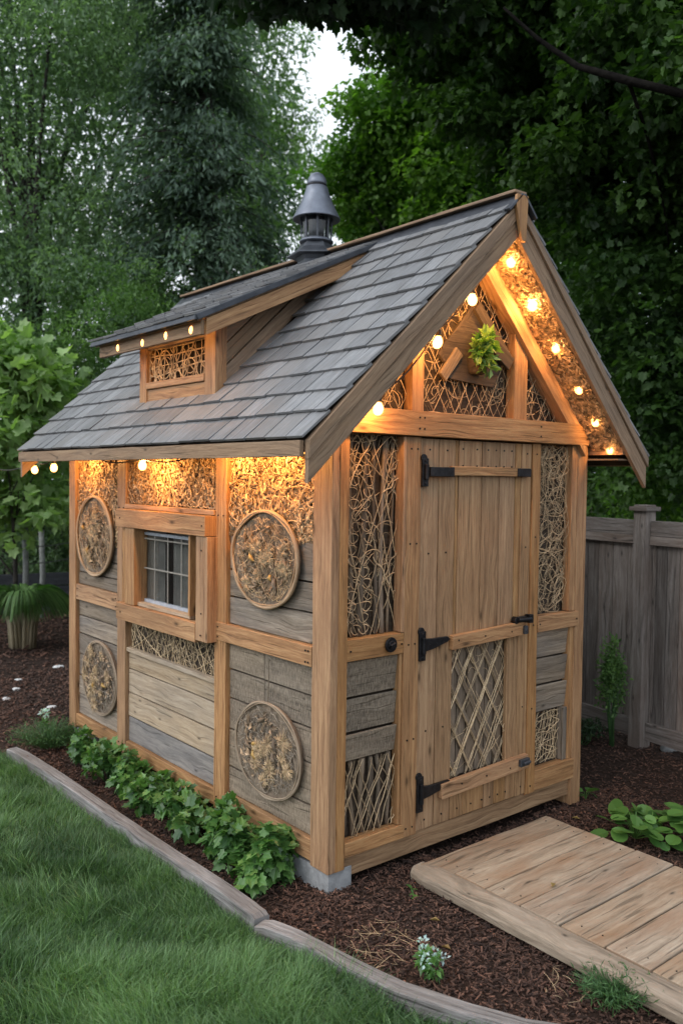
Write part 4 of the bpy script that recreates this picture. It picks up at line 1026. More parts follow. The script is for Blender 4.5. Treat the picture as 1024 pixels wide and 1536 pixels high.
# ------------------------------------------------------------------ hoops
def hoop(yc, zc, ry, rz, label, frame, fill, string=0, seed=1, x=.004, dish='bark_disc', thick=.010):
    root = empty('wicker_hoop', (x, yc, zc - rz)); tag(root, label, 'wall decoration', 'round wicker hoops hung on the side wall')
    t = np.linspace(0, 2 * math.pi, 49)[:-1]
    def pt(s, k=0, ox=0): return V(x - ox, yc + ry * s * math.cos(k) * (1 + .015 * math.sin(3 * k + seed)), zc + rz * s * math.sin(k) * (1 + .012 * math.cos(2 * k + seed)))
    mb = MB(); mb.tube([pt(.975, k, .008) for k in t], [thick * (1 + .15 * math.sin(7 * k)) for k in t], 8, .6, closed=True)
    mb.tube([pt(.94 + .02 * math.sin(5 * k), k, .012) for k in t], thick * .55, 6, .8, closed=True)
    build('hoop_frame', mb, M[frame], root, 0, True)
    mb = MB(); vs = [V(x + .002, yc, zc)] + [pt(.95, k) for k in t] + [V(x + .016, yc, zc)] + [pt(.95, k, -.014) for k in t]; n = len(t)
    fs = [[0, 1 + (i + 1) % n, 1 + i] for i in range(n)]; fs += [[1 + i, 1 + (i + 1) % n, n + 2 + (i + 1) % n, n + 2 + i] for i in range(n)]; fs += [[n + 1, n + 2 + i, n + 2 + (i + 1) % n] for i in range(n)]
    mb.add(vs, fs, [[(0, 0)] * len(f) for f in fs], .5); build('backing_disc', mb, M[dish], root, 0)
    pn = Panel((x, yc + ry, zc - rz), (0, -1, 0), (0, 0, 1), 2 * ry, 2 * rz)
    inside = lambda P: ((P[..., 1] - yc) / ry) ** 2 + ((P[..., 2] - zc) / rz) ** 2 < .9
    def gauss(n, s=.45): return (np.clip(RNG.normal(ry, ry * s, n), 0, 2 * ry), np.clip(RNG.normal(rz, rz * s, n), 0, 2 * rz))
    fillp = [pn.curly(700, .07, 7, .4, .0010, .016, dropf=inside), pn.curly(160, .16, 9, .2, .0012, .018, dropf=inside)]
    build_np('twig_filling', fillp, M[fill], root)
    # curled bark pieces lying like petals
    def disc(n, lim=.85):
        k = RNG.uniform(0, 6.28, n); q = np.sqrt(RNG.random(n)) * lim * .97
        return np.stack([np.full(n, x) - RNG.uniform(.004, .02, n), yc + ry * q * np.cos(k), zc + rz * q * np.sin(k)], -1), k
    C, k = disc(170, .74); ax = np.stack([RNG.normal(-.05, .08, 170), np.cos(k + 1.2), np.sin(k + 1.2)], -1) + RNG.normal(0, .35, (170, 3)) * V(.15, 1, 1)
    build_np('bark_curls', leaves_np(C, ax, V(-1, 0, 0) + RNG.normal(0, .2, (170, 3)), RNG.uniform(.02, .055, 170), RNG.random(170), T_simple(.45, .12)), M['curl'], root)
    # seed heads: bursts of short pale stems
    for kk in range(13):
        q = pt(random.uniform(.05, .8), random.uniform(0, 6.28), .012); n = 90; th = RNG.uniform(0, 6.28, n); R = random.uniform(.03, .075)
        e = np.stack([-.012 * RNG.random(n), np.cos(th) * R * RNG.uniform(.4, 1, n), np.sin(th) * R * RNG.uniform(.4, 1, n)], -1)
        P = np.stack([np.broadcast_to(q, (n, 3)), q + e * .55 + V(-.008, 0, 0), q + e], 1)
        build_np('seed_head', tubes_np(P, np.full(n, .0012)), M['straw' if kk % 3 else 'twig'], root)
    for kk in range(5):
        q = pt(random.uniform(.1, .6), random.uniform(0, 6.28), .018); R = random.uniform(.016, .045)
        ring = [q + V(random.uniform(-.002, .002), R * math.cos(b), R * math.sin(b)) for b in np.linspace(0, 6.28, 17)[:-1]]
        build('vine_ring', MB().tube(ring, random.uniform(.0018, .003), 5, random.random(), closed=True), M['barkwood'], root, 0, True)
    for kk in range(6):
        q = pt(random.uniform(.1, .75), random.uniform(0, 6.28), .014); g = random.uniform(0, 3); d = V(0, math.cos(g), math.sin(g)) * random.uniform(.02, .04)
        build('seed_pod', MB().tube([q - d, q - d * .5 - V(.006, 0, 0), q - V(.01, 0, 0), q + d * .6, q + d], [.002, .008, .011, .007, .002], 7, random.random()), M['amber' if kk % 3 == 0 else 'barkwood'], root, 0, True)
    if string:
        build('hanging_string', MB().tube([(x - .004, yc, zc + rz - .004), (x - .001, yc, zc + rz + string)], .0022, 5), M['string'], root, 0)
    return root
hoop(.497, 1.412, .275, .232, 'large round twig hoop near the corner post, upper one of two', 'hoopwood', 'shaving', .02, 1, .004, 'bark_disc', .0085)
hoop(.465, .520, .272, .228, 'round vine hoop low on rough brown planks near the corner', 'hoopdark', 'greytwig', .2, 2, .010, 'bark_disc', .0062)
hoop(2.405, 1.405, .275, .255, 'round twig hoop at far end of wall, lit, above the rail', 'hoopwood', 'shaving', 0, 3, .004, 'bark_disc', .009)
hoop(2.335, .505, .265, .235, 'round vine hoop at far end of wall, below the rail', 'hoopdark', 'greytwig', 0, 4, .010, 'bark_disc', .0065)

# ------------------------------------------------------------------ string lights
LAMP = 7.0
def bulb_string(pos, label, power, cable=None, name='string_lights', down=.055):
    root = empty(name, tuple(pos[0])); tag(root, label, 'string lights', 'warm bulb strings on the shed')
    pts = cable or []
    if not pts:
        for i in range(len(pos) - 1):
            a, b = V(*pos[i]), V(*pos[i + 1])
            for t in np.linspace(0, 1, 7)[:-1]: pts.append(a * (1 - t) + b * t + V(0, 0, down - .05 * math.sin(math.pi * t) * min(1, np.linalg.norm(b - a) * 1.6)))
        pts.append(V(*pos[-1]) + V(0, 0, down))
    build('cable', MB().tube(pts, .0038, 6), M['cable'], root, 0, True)
    for q in pos:
        q = V(*q); t = V(*RNG.normal(0, .08, 2), 0)
        ax = unit(V(t[0], t[1], 1))
        pr = [(.0001, -.029), (.010, -.027), (.0185, -.019), (.0225, -.005), (.021, .007), (.015, .019), (.011, .028)]
        b = MB().lathe((0, 0, 0), pr, 14); b.v = [tuple(q + V(p[0], p[1], 0) + ax * p[2]) for p in b.v]
        bo = build('bulb', b, M['bulb'], root, 0, True)
        f = MB().lathe((0, 0, 0), [(.0001, -.018), (.009, -.014), (.012, -.004), (.008, .008), (.0001, .012)], 10); f.v = [tuple(q + V(p[0], p[1], 0) + ax * p[2]) for p in f.v]
        build('filament', f, M['filament'], bo, 0, True)
        s = MB().lathe((0, 0, 0), [(.0125, .024), (.0135, .03), (.0125, .05), (.006, .058)], 10); s.v = [tuple(q + V(p[0], p[1], 0) + ax * p[2]) for p in s.v]
        build('socket', s, M['cable'], bo, 0, True)
        ld = bpy.data.lights.new('bulb_light', 'POINT'); ld.energy = power * LAMP; ld.color = (1, .46, .13); ld.shadow_soft_size = .018
        lo = bpy.data.objects.new('bulb_light', ld); COL.objects.link(lo); lo.parent = root; lo.location = tuple(q + V(0, 0, -.0) - WPOS[root.name])
    return root
G = [(.973, -.12, 2.83), (1.14, -.12, 2.648), (1.337, -.12, 2.466), (1.536, -.12, 2.272), (1.691, -.12, 2.112), (1.835, -.12, 1.968)]
bulb_string(G, 'string of six lit bulbs under the right slope of the gable', 2.6)
G2 = [(.142, -.12, 2.085), (.487, -.12, 2.398), (.707, -.12, 2.615)]
bulb_string(G2, 'string of three lit bulbs under the left slope of the gable', 2.0)
D = [(-.2, 1.604, 2.488), (-.2, 1.311, 2.484), (-.2, 1.059, 2.488), (-.2, .81, 2.488)]
bulb_string(D, 'string of four lit bulbs under the dormer eave', .9)
Ev = [(-.11, 2.46, 1.935), (-.12, 1.50, 1.850), (-.11, .70, 1.935), (-.11, .34, 1.935)]
bulb_string(Ev, 'string of lit bulbs under the long side eave over the window', 4.0, down=.03)
Hn = [(-.15, 2.70, 1.838), (-.16, 3.02, 1.825), (-.30, 3.55, 1.79)]
bulb_string(Hn, 'string of dim bulbs trailing off the far roof corner', .12)

# plant in the gable niche
def leafy(name, c, r, n, size, mat, label, cat, group=None, T=None, base=.5, stem=True, droop=.2, out=.8, var=.28, lowz=None):
    root = empty(name, (c[0], c[1], c[2] if lowz is None else lowz)); tag(root, label, cat, group)
    parts = []; c = V(*c)
    k = max(1, n // 40); cs = []
    for i in range(k):
        d = RNG.normal(0, 1, 3); d /= np.linalg.norm(d); d[2] = abs(d[2]) if lowz is not None else d[2]
        cc = c + d * V(*r) * RNG.uniform(.3, .8); cs.append(cc)
        parts.append(clump(cc, V(*r) * .42, n // k, size, RNG.uniform(base - .2, base + .25), var, T, out, droop))
    build_np('leaves', parts, M[mat], root)
    if stem:
        mb = MB(); b = V(c[0], c[1], c[2] if lowz is None else lowz - .02)
        for cc in cs[:18]: mb.tube([b + V(*RNG.normal(0, .01, 2), 0), (b + cc) / 2 + V(*RNG.normal(0, .01, 3)), cc], [.004, .003, .0015], 5)
        build('stem', mb, M['leaf_feather'], root, 0, True)
    return root
pl = leafy('potted_plant', (.872, -.04, 2.415), (.075, .05, .10), 260, .05, 'leaf_pot', 'leafy green plant with pale leaves in the gable niche', 'plant', T=T_simple(.6, .1), stem=True, base=.4)
build('pot', MB().lathe((.885, .002, 0), [(.03, 2.30), (.045, 2.31), (.055, 2.37), (.058, 2.375)], 16), M['darkboard'], pl, .002, True)

# ------------------------------------------------------------------ boardwalk
bw = empty('boardwalk', (.87, -1.1, 0)); tag(bw, 'low wooden boardwalk of wide planks leading to the shed door', 'boardwalk')
y = -.105; k = 0
for wd in (.165, .17, .185, .195, .20, .19, .20, .19, .2, .2, .2, .2):
    g = .004 if k != 1 else .001
    x0 = .499 if k > 0 else .44
    mb = MB().box(x0 + random.uniform(-.002, .002), 1.35 + random.uniform(-.006, .006), y - wd + g, y - g, .028, .066 + random.uniform(-.002, .002), 'x', (.35, .75, .6, .55, .62, .7, .5, .8, .5, .6, .4, .6)[k], jit=.0022, seg=.12)
    part('plank', mb, 'deck', bw, .005); y -= wd; k += 1
pts = [(.44 - .004 * math.sin(t * 3), -.10 - t * 2.3, .037 + .002 * math.sin(t * 9)) for t in np.linspace(0, 1, 26)]
mb = MB(); n = len(pts); prof = [(-.058, -.03), (-.062, .0), (-.056, .020), (-.036, .033), (.02, .036), (.050, .032), (.056, -.03)]
vs = []; fs = []; us = []
for i, q in enumerate(pts):
    e = .72 if i == 0 else 1
    for a, b in prof: vs.append(V(*q) + V(a * e + random.uniform(-.002, .002), 0, b * (e if b > 0 else 1) + random.uniform(-.0015, .0015)))
kk = len(prof)
for i in range(n - 1):
    for j in range(kk):
        j2 = (j + 1) % kk; fs.append([i * kk + j, (i + 1) * kk + j, (i + 1) * kk + j2, i * kk + j2]); us.append([(i * .09, j * .03), (i * .09 + .09, j * .03), (i * .09 + .09, j * .03 + .03), (i * .09, j * .03 + .03)])
fs.append(list(range(kk))[::-1]); us.append([(0, 0)] * kk); fs.append([(n - 1) * kk + j for j in range(kk)]); us.append([(0, 0)] * kk)
mb.add(vs, fs, us, .6); part('edge_log', mb, 'deckedge', bw, .004, smooth=False)
part('joist', MB().box(.55, 1.33, -.2, -.15, -.02, .026, 'x').box(1.27, 1.32, -2.3, -.12, -.02, .026, 'y'), 'deckedge', bw)

yy = -.105; bn = []
for wd in (.165, .17, .185, .195, .20, .19, .20, .19):
    for x in (.56, 1.29):
        for o in (.3, .75): bn.append((x + random.uniform(-.006, .006), yy - wd * o, .067))
    yy -= wd
nails(bw, bn, (0, 0, 1), .0030)
# ------------------------------------------------------------------ fence
fd = unit(V(.15, 1, 0)); fn = V(-fd[1], fd[0], 0)   # toward the camera side (-x)
fo = V(2.98, .34, 0)
fence = empty('wooden_fence', (3.0, .6, 0)); tag(fence, 'weathered grey board fence with a capped post behind the shed', 'fence')
def fpt(t, n, z): return fo + fd * t + fn * n + V(0, 0, z)
def fpart(nm, t0, t1, n, z0, z1, th, g='t', tint=None):
    if g == 't': return part(nm, MB().beam(fpt(t0, n, (z0 + z1) / 2), fpt(t1, n, (z0 + z1) / 2), V(0, 0, z1 - z0), fn * th, tint), 'fence', fence)
    return part(nm, MB().beam(fpt((t0 + t1) / 2, n, z0), fpt((t0 + t1) / 2, n, z1), fd * (t1 - t0), fn * th, tint), 'fence', fence)
for pt_ in (0, 1.9, 3.8, 5.7, -1.9):
    fpart('fence_post', pt_ - .05, pt_ + .05, .02, -.1, 1.60, .10, 'z', .75)
    part('post_cap', MB().beam(fpt(pt_ - .072, .02, 1.614), fpt(pt_ + .072, .02, 1.614), fn * .145, V(0, 0, .028), .5).beam(fpt(pt_ - .05, .02, 1.634), fpt(pt_ + .05, .02, 1.634), fn * .10, V(0, 0, .012), .5), 'fence', fence)
for s in (-1.9, 0, 1.9, 3.8):
    a, b = s + .052, s + 1.9 - .052
    fpart('top_rail', a, b, .0, 1.435, 1.535, .045, 't', .55); fpart('rail_strip', a, b, .012, 1.375, 1.433, .03, 't', .95)
    fpart('bottom_rail', a, b, .0, .06, .18, .045, 't', .7)
    t = a
    while t < b - .03:
        w = random.choice((.085, .10, .13, .14, .15)); w = min(w, b - t); fpart('board', t, t + w - .005, -.012 + random.uniform(-.003, .003), .17, 1.44, .02, 'z', random.random()); t += w

# ------------------------------------------------------------------ small plants
TL = T_lobed(); TR = T_round()
spots = [(-.10, 2.26, .16, .20), (-.12, 1.93, .16, .22), (-.10, 1.64, .15, .21), (-.13, 1.33, .17, .22), (-.12, 1.02, .17, .23), (-.14, .72, .20, .27), (-.13, .47, .16, .24), (-.125, .25, .15, .26)]
wh = ['second from the far end of the row', 'third from the far end of the row', 'small clump left of the middle post', 'between the window and the middle post', 'beneath the right edge of the window', 'tallest, in front of the post by the hoop', 'below the low vine hoop', 'nearest the concrete corner block']
for i, (x, y, r, h) in enumerate(spots):
    leafy('bedding_plant', (x, y, .06), (r * .9, r * .85, h * .75), int(190 + 430 * h), .052 if i > 3 else .046, 'leaf_bed', 'green lobed bedding plant, ' + wh[i], 'plant', 'leafy plants in a row along the shed wall', T=TL, lowz=float(gz(x, y)), droop=.5, base=.5, out=1.0)
def feathery(c, r, h, n, label, mat='leaf_feather', name='feathery_plant', cat='plant', w=.0025):
    root = empty(name, c); tag(root, label, cat)
    th = RNG.uniform(0, 6.28, n); rr = r * np.sqrt(RNG.random(n)); ln = RNG.uniform(.4, 1, n)
    b = V(*c); K = 5; P = np.zeros((n, K, 3))
    for k in range(K):
        t = k / (K - 1); P[:, k, 0] = b[0] + np.cos(th) * rr * (.3 + .9 * t ** 1.5) + RNG.normal(0, .004, n); P[:, k, 1] = b[1] + np.sin(th) * rr * (.3 + .9 * t ** 1.5) + RNG.normal(0, .004, n)
        P[:, k, 2] = b[2] + h * ln * (t - .35 * t * t * (rr / r))
    parts = [tubes_np(P, np.full(n, w * .6), None, .5, 3)]
    idx = RNG.integers(1, K, n * 4); j = RNG.integers(0, n, n * 4); C = P[j, idx]
    parts.append(leaves_np(C, RNG.normal(0, 1, (n * 4, 3)) + V(0, 0, .5), RNG.normal(0, 1, (n * 4, 3)), RNG.uniform(.015, .035, n * 4), np.clip(RNG.normal(.5, .25, n * 4), 0, 1), T_simple(.16, .02)))
    build_np('leaves', parts, M[mat], root); return root
feathery((-.16, 2.72, 0), .24, .2, 420, 'low feathery grey-green plant at the far end of the row')
feathery((.34, -1.16, 0), .13, .10, 260, 'tuft of fine green stems beside the boardwalk edge', name='grass_tuft')
# white flower
wf = leafy('flowering_plant', (-.10, -.70, .05), (.05, .05, .07), 90, .035, 'leaf_bed', 'small plant with white blooms in the mulch by the edging', 'flower', lowz=-.005, base=.7)
parts = []
for q in ((-.115, -.69, .115), (-.07, -.70, .10), (-.10, -.665, .135), (-.05, -.72, .085), (-.13, -.71, .095)):
    parts.append(clump(V(*q), V(.018, .018, .012), 18, .016, .5, .25, T_simple(.7, .1), 1, -.5))
build_np('blossom', parts, M['petal'], wf)
wf2 = leafy('flowering_plant', (-.13, 2.93, .08), (.04, .04, .06), 60, .03, 'leaf_bed', 'small white bloom behind the feathery plant at the far end', 'flower', lowz=0, base=.7)
build_np('blossom', [clump(V(-.13, 2.92, .17), V(.03, .03, .02), 40, .025, .6, .25, T_simple(.7, .1), 1, -.5)], M['petal'], wf2)
# round-leaf plants on the right
def rosette(c, r, h, n, size, label, group=None, name='ground_plant', mat='leaf_hosta'):
    root = empty(name, c); tag(root, label, 'plant', group)
    b = V(*c); th = RNG.uniform(0, 6.28, n); rr = r * RNG.uniform(.15, 1, n); P = np.stack([b[0] + np.cos(th) * rr, b[1] + np.sin(th) * rr, b[2] + h * (1 - .55 * (rr / r) ** 2) * RNG.uniform(.6, 1.1, n)], -1)
    ax = np.stack([np.cos(th), np.sin(th), RNG.normal(-.1, .25, n)], -1); up = RNG.normal(0, .28, (n, 3)) + V(0, 0, 1)
    build_np('leaves', leaves_np(P, ax, up, size * RNG.uniform(.6, 1.25, n), np.clip(RNG.normal(.5, .25, n), 0, 1), TR), M[mat], root)
    path = np.stack([np.broadcast_to(b, (n, 3)), (b + P) / 2 + V(0, 0, .02), P], 1)
    build_np('stem', tubes_np(path, np.full(n, .0022)), M[mat], root); return root
rosette((1.60, -.47, 0), .16, .13, 42, .085, 'broad round-leaved green plant left of its twin, right of the boardwalk', 'round-leaved plants beside the boardwalk')
rosette((1.80, -.66, 0), .17, .14, 40, .09, 'broad round-leaved green plant farther from the door at the frame edge', 'round-leaved plants beside the boardwalk')
rosette((1.86, .0, 0), .045, .05, 6, .06, 'single small seedling with round leaf by the far shed post', name='seedling')
rosette((.30, -.205, 0), .02, .035, 4, .035, 'tiny bright green sprout at the boardwalk corner', name='seedling')
# shrub by the fence
leafy('fence_shrub', (2.83, .47, .36), (.10, .10, .40), 1500, .032, 'leaf_bush', 'slender upright green shrub against the fence post', 'shrub', lowz=0, base=.45, droop=-.3)
leafy('fence_shrub', (2.72, .62, .08), (.14, .14, .12), 500, .03, 'leaf_dark', 'low dark shrub at the foot of the fence', 'shrub', lowz=0, base=.5)
# twigs lying on the mulch
for i, (x, y, n, r, lb) in enumerate(((-.06, -.42, 16, .15, 'scatter of dry pale twigs lying on mulch before the shed corner'), (.26, -1.02, 4, .10, 'few dry stems lying beside the boardwalk log'))):
    pn = Panel((x - r, y - r, .008), (1, 0, 0), (0, 1, 0), 2 * r, 2 * r)
    o = build_np('dry_twigs', [pn.curly(n, .16, 9, .16, .0009, .016), pn.curly(n * 2, .06, 5, .3, .0008, .012)], M['twig']); tag(o, lb, 'twigs')
def fallen(x, y, z, size, up, lb, mat='dryleaf'):
    o = build_np('fallen_leaf', leaves_np(np.array([[x, y, z]]), RNG.normal(0, 1, (1, 3)) * V(1, 1, .1), np.array([up]), np.array([size]), np.array([RNG.random()]), T_simple(.55, .22)), M[mat])
    tag(o, lb, 'leaf', 'fallen leaves')
M['dryleaf'] = leaf_mat('dry_leaf', (.14, .08, .03), (.34, .24, .09), .2)
for (x, y, z), lb in (((.72, -.62, .073), 'curled dry leaf lying on the boardwalk planks'), ((.10, -.62, .02), 'dry leaf on the mulch right of the white flowers'), ((.22, -.45, .02), 'dry leaf on the mulch between corner block and boardwalk'), ((1.55, -.18, .02), 'dry leaf on the mulch beside the boardwalk far corner')):
    fallen(x, y, z, .045, V(.2, .1, 1), lb)
# rocks and pebbles
def stone(x, y, r, mat, name, label, group, fl=.65):
    mb = MB(); vs = []; fs = []; n1, n2 = 10, 7; ph = random.uniform(0, 9)
    for i in range(n2 + 1):
        a = math.pi * i / n2
        for j in range(n1):
            b = 2 * math.pi * j / n1; k = r * (1 + .16 * math.sin(2 * b + ph) + .1 * math.cos(3 * a + ph) + random.uniform(-.05, .05))
            vs.append((x + k * math.sin(a) * math.cos(b) * 1.2, y + k * math.sin(a) * math.sin(b), float(gz(x, y)) + r * .25 + fl * k * math.cos(a)))
    for i in range(n2):
        for j in range(n1): fs.append([i * n1 + j, (i + 1) * n1 + j, (i + 1) * n1 + (j + 1) % n1, i * n1 + (j + 1) % n1])
    mb.add(vs, fs, [[(0, 0)] * 4] * len(fs), .5); tag(build(name, mb, M[mat], None, 0, True), label, 'stone', group)
stone(3.05, .17, .055, 'rock', 'rock', 'pale grey rock at the base of the fence right of the post', 'rocks by the fence')
stone(3.06, .02, .04, 'rock', 'rock', 'smaller grey rock at the frame edge under the fence', 'rocks by the fence')
for x, y, r, lb in ((.769, 4.994, .038, 'largest white stone on the mulch, nearest the shed'), (.183, 3.617, .028, 'white stone closest to the feathery plant'), (.312, 4.738, .03, 'white stone in the middle of the scattered group'), (.186, 4.416, .03, 'small white stone below the middle one'), (.007, 4.118, .03, 'white stone nearest the lawn corner'), (.10, 5.2, .028, 'white stone at the left edge by the shaggy plant')):
    stone(x, y, r, 'white_stone', 'pebble', lb, 'white stones on the mulch', .5)

# ------------------------------------------------------------------ back garden
# shaggy plant on a pale stump
cp = empty('shaggy_plant', (.80, 6.05, 0)); tag(cp, 'shaggy grass-like plant on a pale bundled stump', 'plant')
mb = MB()
for k in range(34):
    a = random.uniform(0, 6.28); r = random.uniform(.02, .12)
    q = V(.80 + r * math.cos(a), 6.05 + r * math.sin(a), 0); mb.tube([q, q + V(.02 * math.cos(a), .02 * math.sin(a), .25), q + V(.09 * math.cos(a), .09 * math.sin(a), .5)], [.022, .018, .012], 6)
build('stump', mb, M['drygrass'], cp, 0, True)
n = 900; th = RNG.uniform(0, 6.28, n); K = 7; P = np.zeros((n, K, 3)); ll = RNG.uniform(.3, .62, n)
for k in range(K):
    t = k / (K - 1); P[:, k, 0] = .8 + np.cos(th) * (.06 + ll * .85 * t ** 1.2); P[:, k, 1] = 6.05 + np.sin(th) * (.06 + ll * .85 * t ** 1.2); P[:, k, 2] = .42 + ll * (1.5 * t - 1.6 * t * t)
build_np('leaves', tubes_np(P, np.full(n, .008), None, .2, 4), M['leaf_bush'], cp)
rb = empty('raised_bed', (2.35, 8.4, 0)); tag(rb, 'dark low board wall of a raised bed behind the mulch', 'raised bed')
for k in range(3): part('bed_board', MB().beam((1.1, 8.35, .09 + k * .17), (6.5, 7.3, .09 + k * .17), V(0, 0, .16), V(.02, .05, 0), seg=.5), 'bedwall', rb)
for t in (0, .25, .5, .75, 1): part('bed_post', MB().beam((1.1 + 5.4 * t, 8.28 - 1.05 * t, 0), (1.1 + 5.4 * t, 8.28 - 1.05 * t, .56), V(.08, 0, 0), V(0, .08, 0)), 'bedwall', rb)
for x, y, h, w in ((1.22, 7.2, 1.35, 'leftmost pale garden stake above the shaggy plant'), (1.95, 7.6, 1.75, 'tall pale stake nearest the shed wall'), (1.62, 7.75, 1.1, 'short pale stake between the two taller ones')):
    o = build('garden_stake', MB().tube([(x, y, -.05), (x + .02, y, h * .5), (x + .01, y + .02, h)], .035, 7), M['stake'], None, 0, True); tag(o, w, 'stake', 'stakes in the back garden')
mb = MB()
for z in (.75, .95): mb.tube([(1.22, 7.17, z), (1.6, 7.5, z - .03), (1.95, 7.57, z)], .006, 5)
o = build('wire', mb, M['wire'], None, 0); tag(o, 'slack wires strung between the garden stakes', 'wire')

# ------------------------------------------------------------------ trees
CAM = V(-2.2477, -2.7904, 1.7949)
YAW = .8819
def at(px, d, z=0):
    a = YAW - math.atan((px - 512) / 1284); return (CAM[0] + d * math.cos(a), CAM[1] + d * math.sin(a), z)
def blob(px, py, d, rx, rz, ry=None):
    x, y, _ = at(px, d); z = 1.79 + d * (720 - py) / 1284; return (x, y, z, rx, ry or rx, rz)
# left tall deciduous
tree('broadleaf_tree', at(60, 14.5), [blob(60, 120, 14, 2.1, 1.7), blob(150, 330, 14, 1.5, 1.2), blob(-20, 330, 13.5, 1.7, 1.5), blob(180, 60, 15, 1.3, 1.3), blob(-60, -60, 14, 2.2, 1.6), blob(80, 470, 13, 1.5, .9)],
     300, 330, .085, M['leaf_hazy'], 'tall broadleaf tree filling the upper left with haze-tinted blue-green foliage', trunk_r=.2, clr=(.72, .72, .40), limbs=14, T=T_simple(.42))
# conifer
def conifer():
    bx, by, _ = at(318, 12.5); root = empty('conifer_tree', (bx, by, 0)); tag(root, 'dark drooping conifer behind the roof lantern', 'tree')
    parts = []; tb = MB(); H = 10.5; tb.tube([(bx, by, -.1), (bx + .05, by, 4), (bx - .3, by + .1, H)], [.24, .17, .02], 9)
    for i in range(270):
        z = RNG.uniform(1.2, H - .2); f = (H - z) / (H - 1.2); R = (.30 + 1.6 * f ** .75) * RNG.uniform(.7, 1.15); a = RNG.uniform(0, 6.28)
        d = V(math.cos(a), math.sin(a), 0); s = V(bx - .3 * (z / H), by, z); K = 8
        path = [s + d * R * t + V(0, 0, .16 * R * math.sin(t * 2.2) - .42 * R * t * t) for t in np.linspace(0, 1, K)]
        tb.tube(path, [.025 * (1 - .85 * t) for t in np.linspace(0, 1, K)], 4)
        for k in range(1, K):
            m = 46; q = path[k]; C = q + RNG.normal(0, 1, (m, 3)) * V(.13, .13, .09) - V(0, 0, .06)
            ax = d * .55 + RNG.normal(0, .45, (m, 3)) - V(0, 0, .55); up = RNG.normal(0, .5, (m, 3)) + V(0, 0, 1)
            bs = .48 + .38 * math.sin(i * 1.7)
            parts.append(leaves_np(C, ax, up, RNG.uniform(.07, .15, m), np.clip(RNG.normal(bs, .2, m), 0, 1), T_simple(.3, .03)))
    build_np('crown', parts, M['leaf_conifer'], root); build('trunk', tb, M['bark'], root, 0, True)
conifer()
tree('airy_tree', at(430, 19), [blob(385, 110, 19, 1.1, 1.9), blob(340, 20, 18.5, 1.3, 1.5), blob(425, 210, 19, .7, 1.2), blob(440, 320, 18, 1.4, 1.2), blob(490, 270, 19.5, .45, .4), blob(360, 260, 19, 1.6, 1.6)],
     300, 60, .12, M['leaf_airy'], 'airy pale-leaved tree with bright sky showing through', trunk_r=.2, clr=(.45, .45, .3), limbs=6, T=T_simple(.45), hollow=.2)
tree('round_shrub', at(150, 12), [blob(165, 540, 12, 1.15, 1.1), blob(80, 600, 12, .9, .9), blob(215, 500, 12.3, .7, .7), blob(60, 700, 12, 1.0, .9), blob(160, 700, 12, 1.1, 1.1), blob(240, 620, 12.3, .7, 1.0)],
     340, 220, .06, M['leaf_bush'], 'rounded mid-green shrub rising behind the low end of the roof', 'shrub', trunk_r=.08, clr=(.32, .32, .18), T=T_simple(.4), limbs=8)
tree('broad_leaved_shrub', at(15, 10.2), [blob(5, 560, 10, .5, .4), blob(50, 600, 10, .42, .5), blob(20, 680, 10, .55, .45), blob(-30, 740, 10.2, .5, .6), blob(50, 770, 10.2, .45, .3), blob(90, 660, 10, .28, .35)],
     250, 15, .13, M['leaf_big'], 'pale green shrub with broad leaves at the left edge', 'shrub', trunk_r=.035, clr=(.2, .2, .14), T=T_lobed(), limbs=6, hollow=.05)
tree('hedge_shrub', at(-10, 13.5), [blob(-20, 640, 13.5, 1.2, 1.2), blob(-20, 830, 13.5, 1.3, .8), blob(90, 800, 13.5, .9, 1.0), blob(150, 850, 13.5, .8, .8)],
     420, 60, .09, M['leaf_hazy'], 'dense green hedge shrub behind the pale stakes', 'shrub', trunk_r=.08, clr=(.28, .28, .18), T=T_simple(.4))
# right maples
tree('maple_tree', at(575, 10.5), [blob(590, 195, 10, .65, .7), blob(540, 290, 10.5, .6, .5), blob(680, 100, 9.5, .75, .8), blob(660, 250, 10, .8, .7), blob(600, 330, 11, .9, .6), blob(700, 360, 11, .8, .8)],
     480, 130, .058, M['leaf_bright'], 'bright green maple directly behind the roof ridge', trunk_r=.09, clr=(.3, .3, .16), T=T_lobed(), limbs=5)
x0, y0, _ = at(1250, 7.2)
def b3(px, py, d, rx, rz): return blob(px, py, d, rx, rz)
tree('overhanging_maple', (x0, y0, 0), [b3(700, 40, 7.5, .9, .5), b3(860, 120, 7.3, 1.0, .75), b3(960, 260, 7.4, .9, .8), b3(820, 240, 8.2, .8, .55), b3(980, 450, 7.8, .8, .8), b3(900, 330, 8.4, .7, .6), b3(1060, 120, 6.6, 1.0, 1.0), b3(780, -60, 6.8, 1.3, .6), b3(1040, 620, 8, .7, .7), b3(640, -20, 6.6, .6, .35)],
     1150, 120, .060, M['leaf_maple'], 'dark maple with branches overhanging the right of the shed', trunk_r=.048, clr=(.30, .30, .13), T=T_lobed(), limbs=6, barkmat=M['iron_bark'],
     trunk_pts=[(x0, y0, 0), (x0 - .1, y0, 1.5), (x0 - .2, y0 + .1, 3), blob(1090, 215, 6.0, 1, 1)[:3], blob(925, 158, 5.6, 1, 1)[:3], blob(850, 130, 5.6, 1, 1)[:3], blob(790, 85, 5.7, 1, 1)[:3], blob(740, 38, 5.8, 1, 1)[:3]])
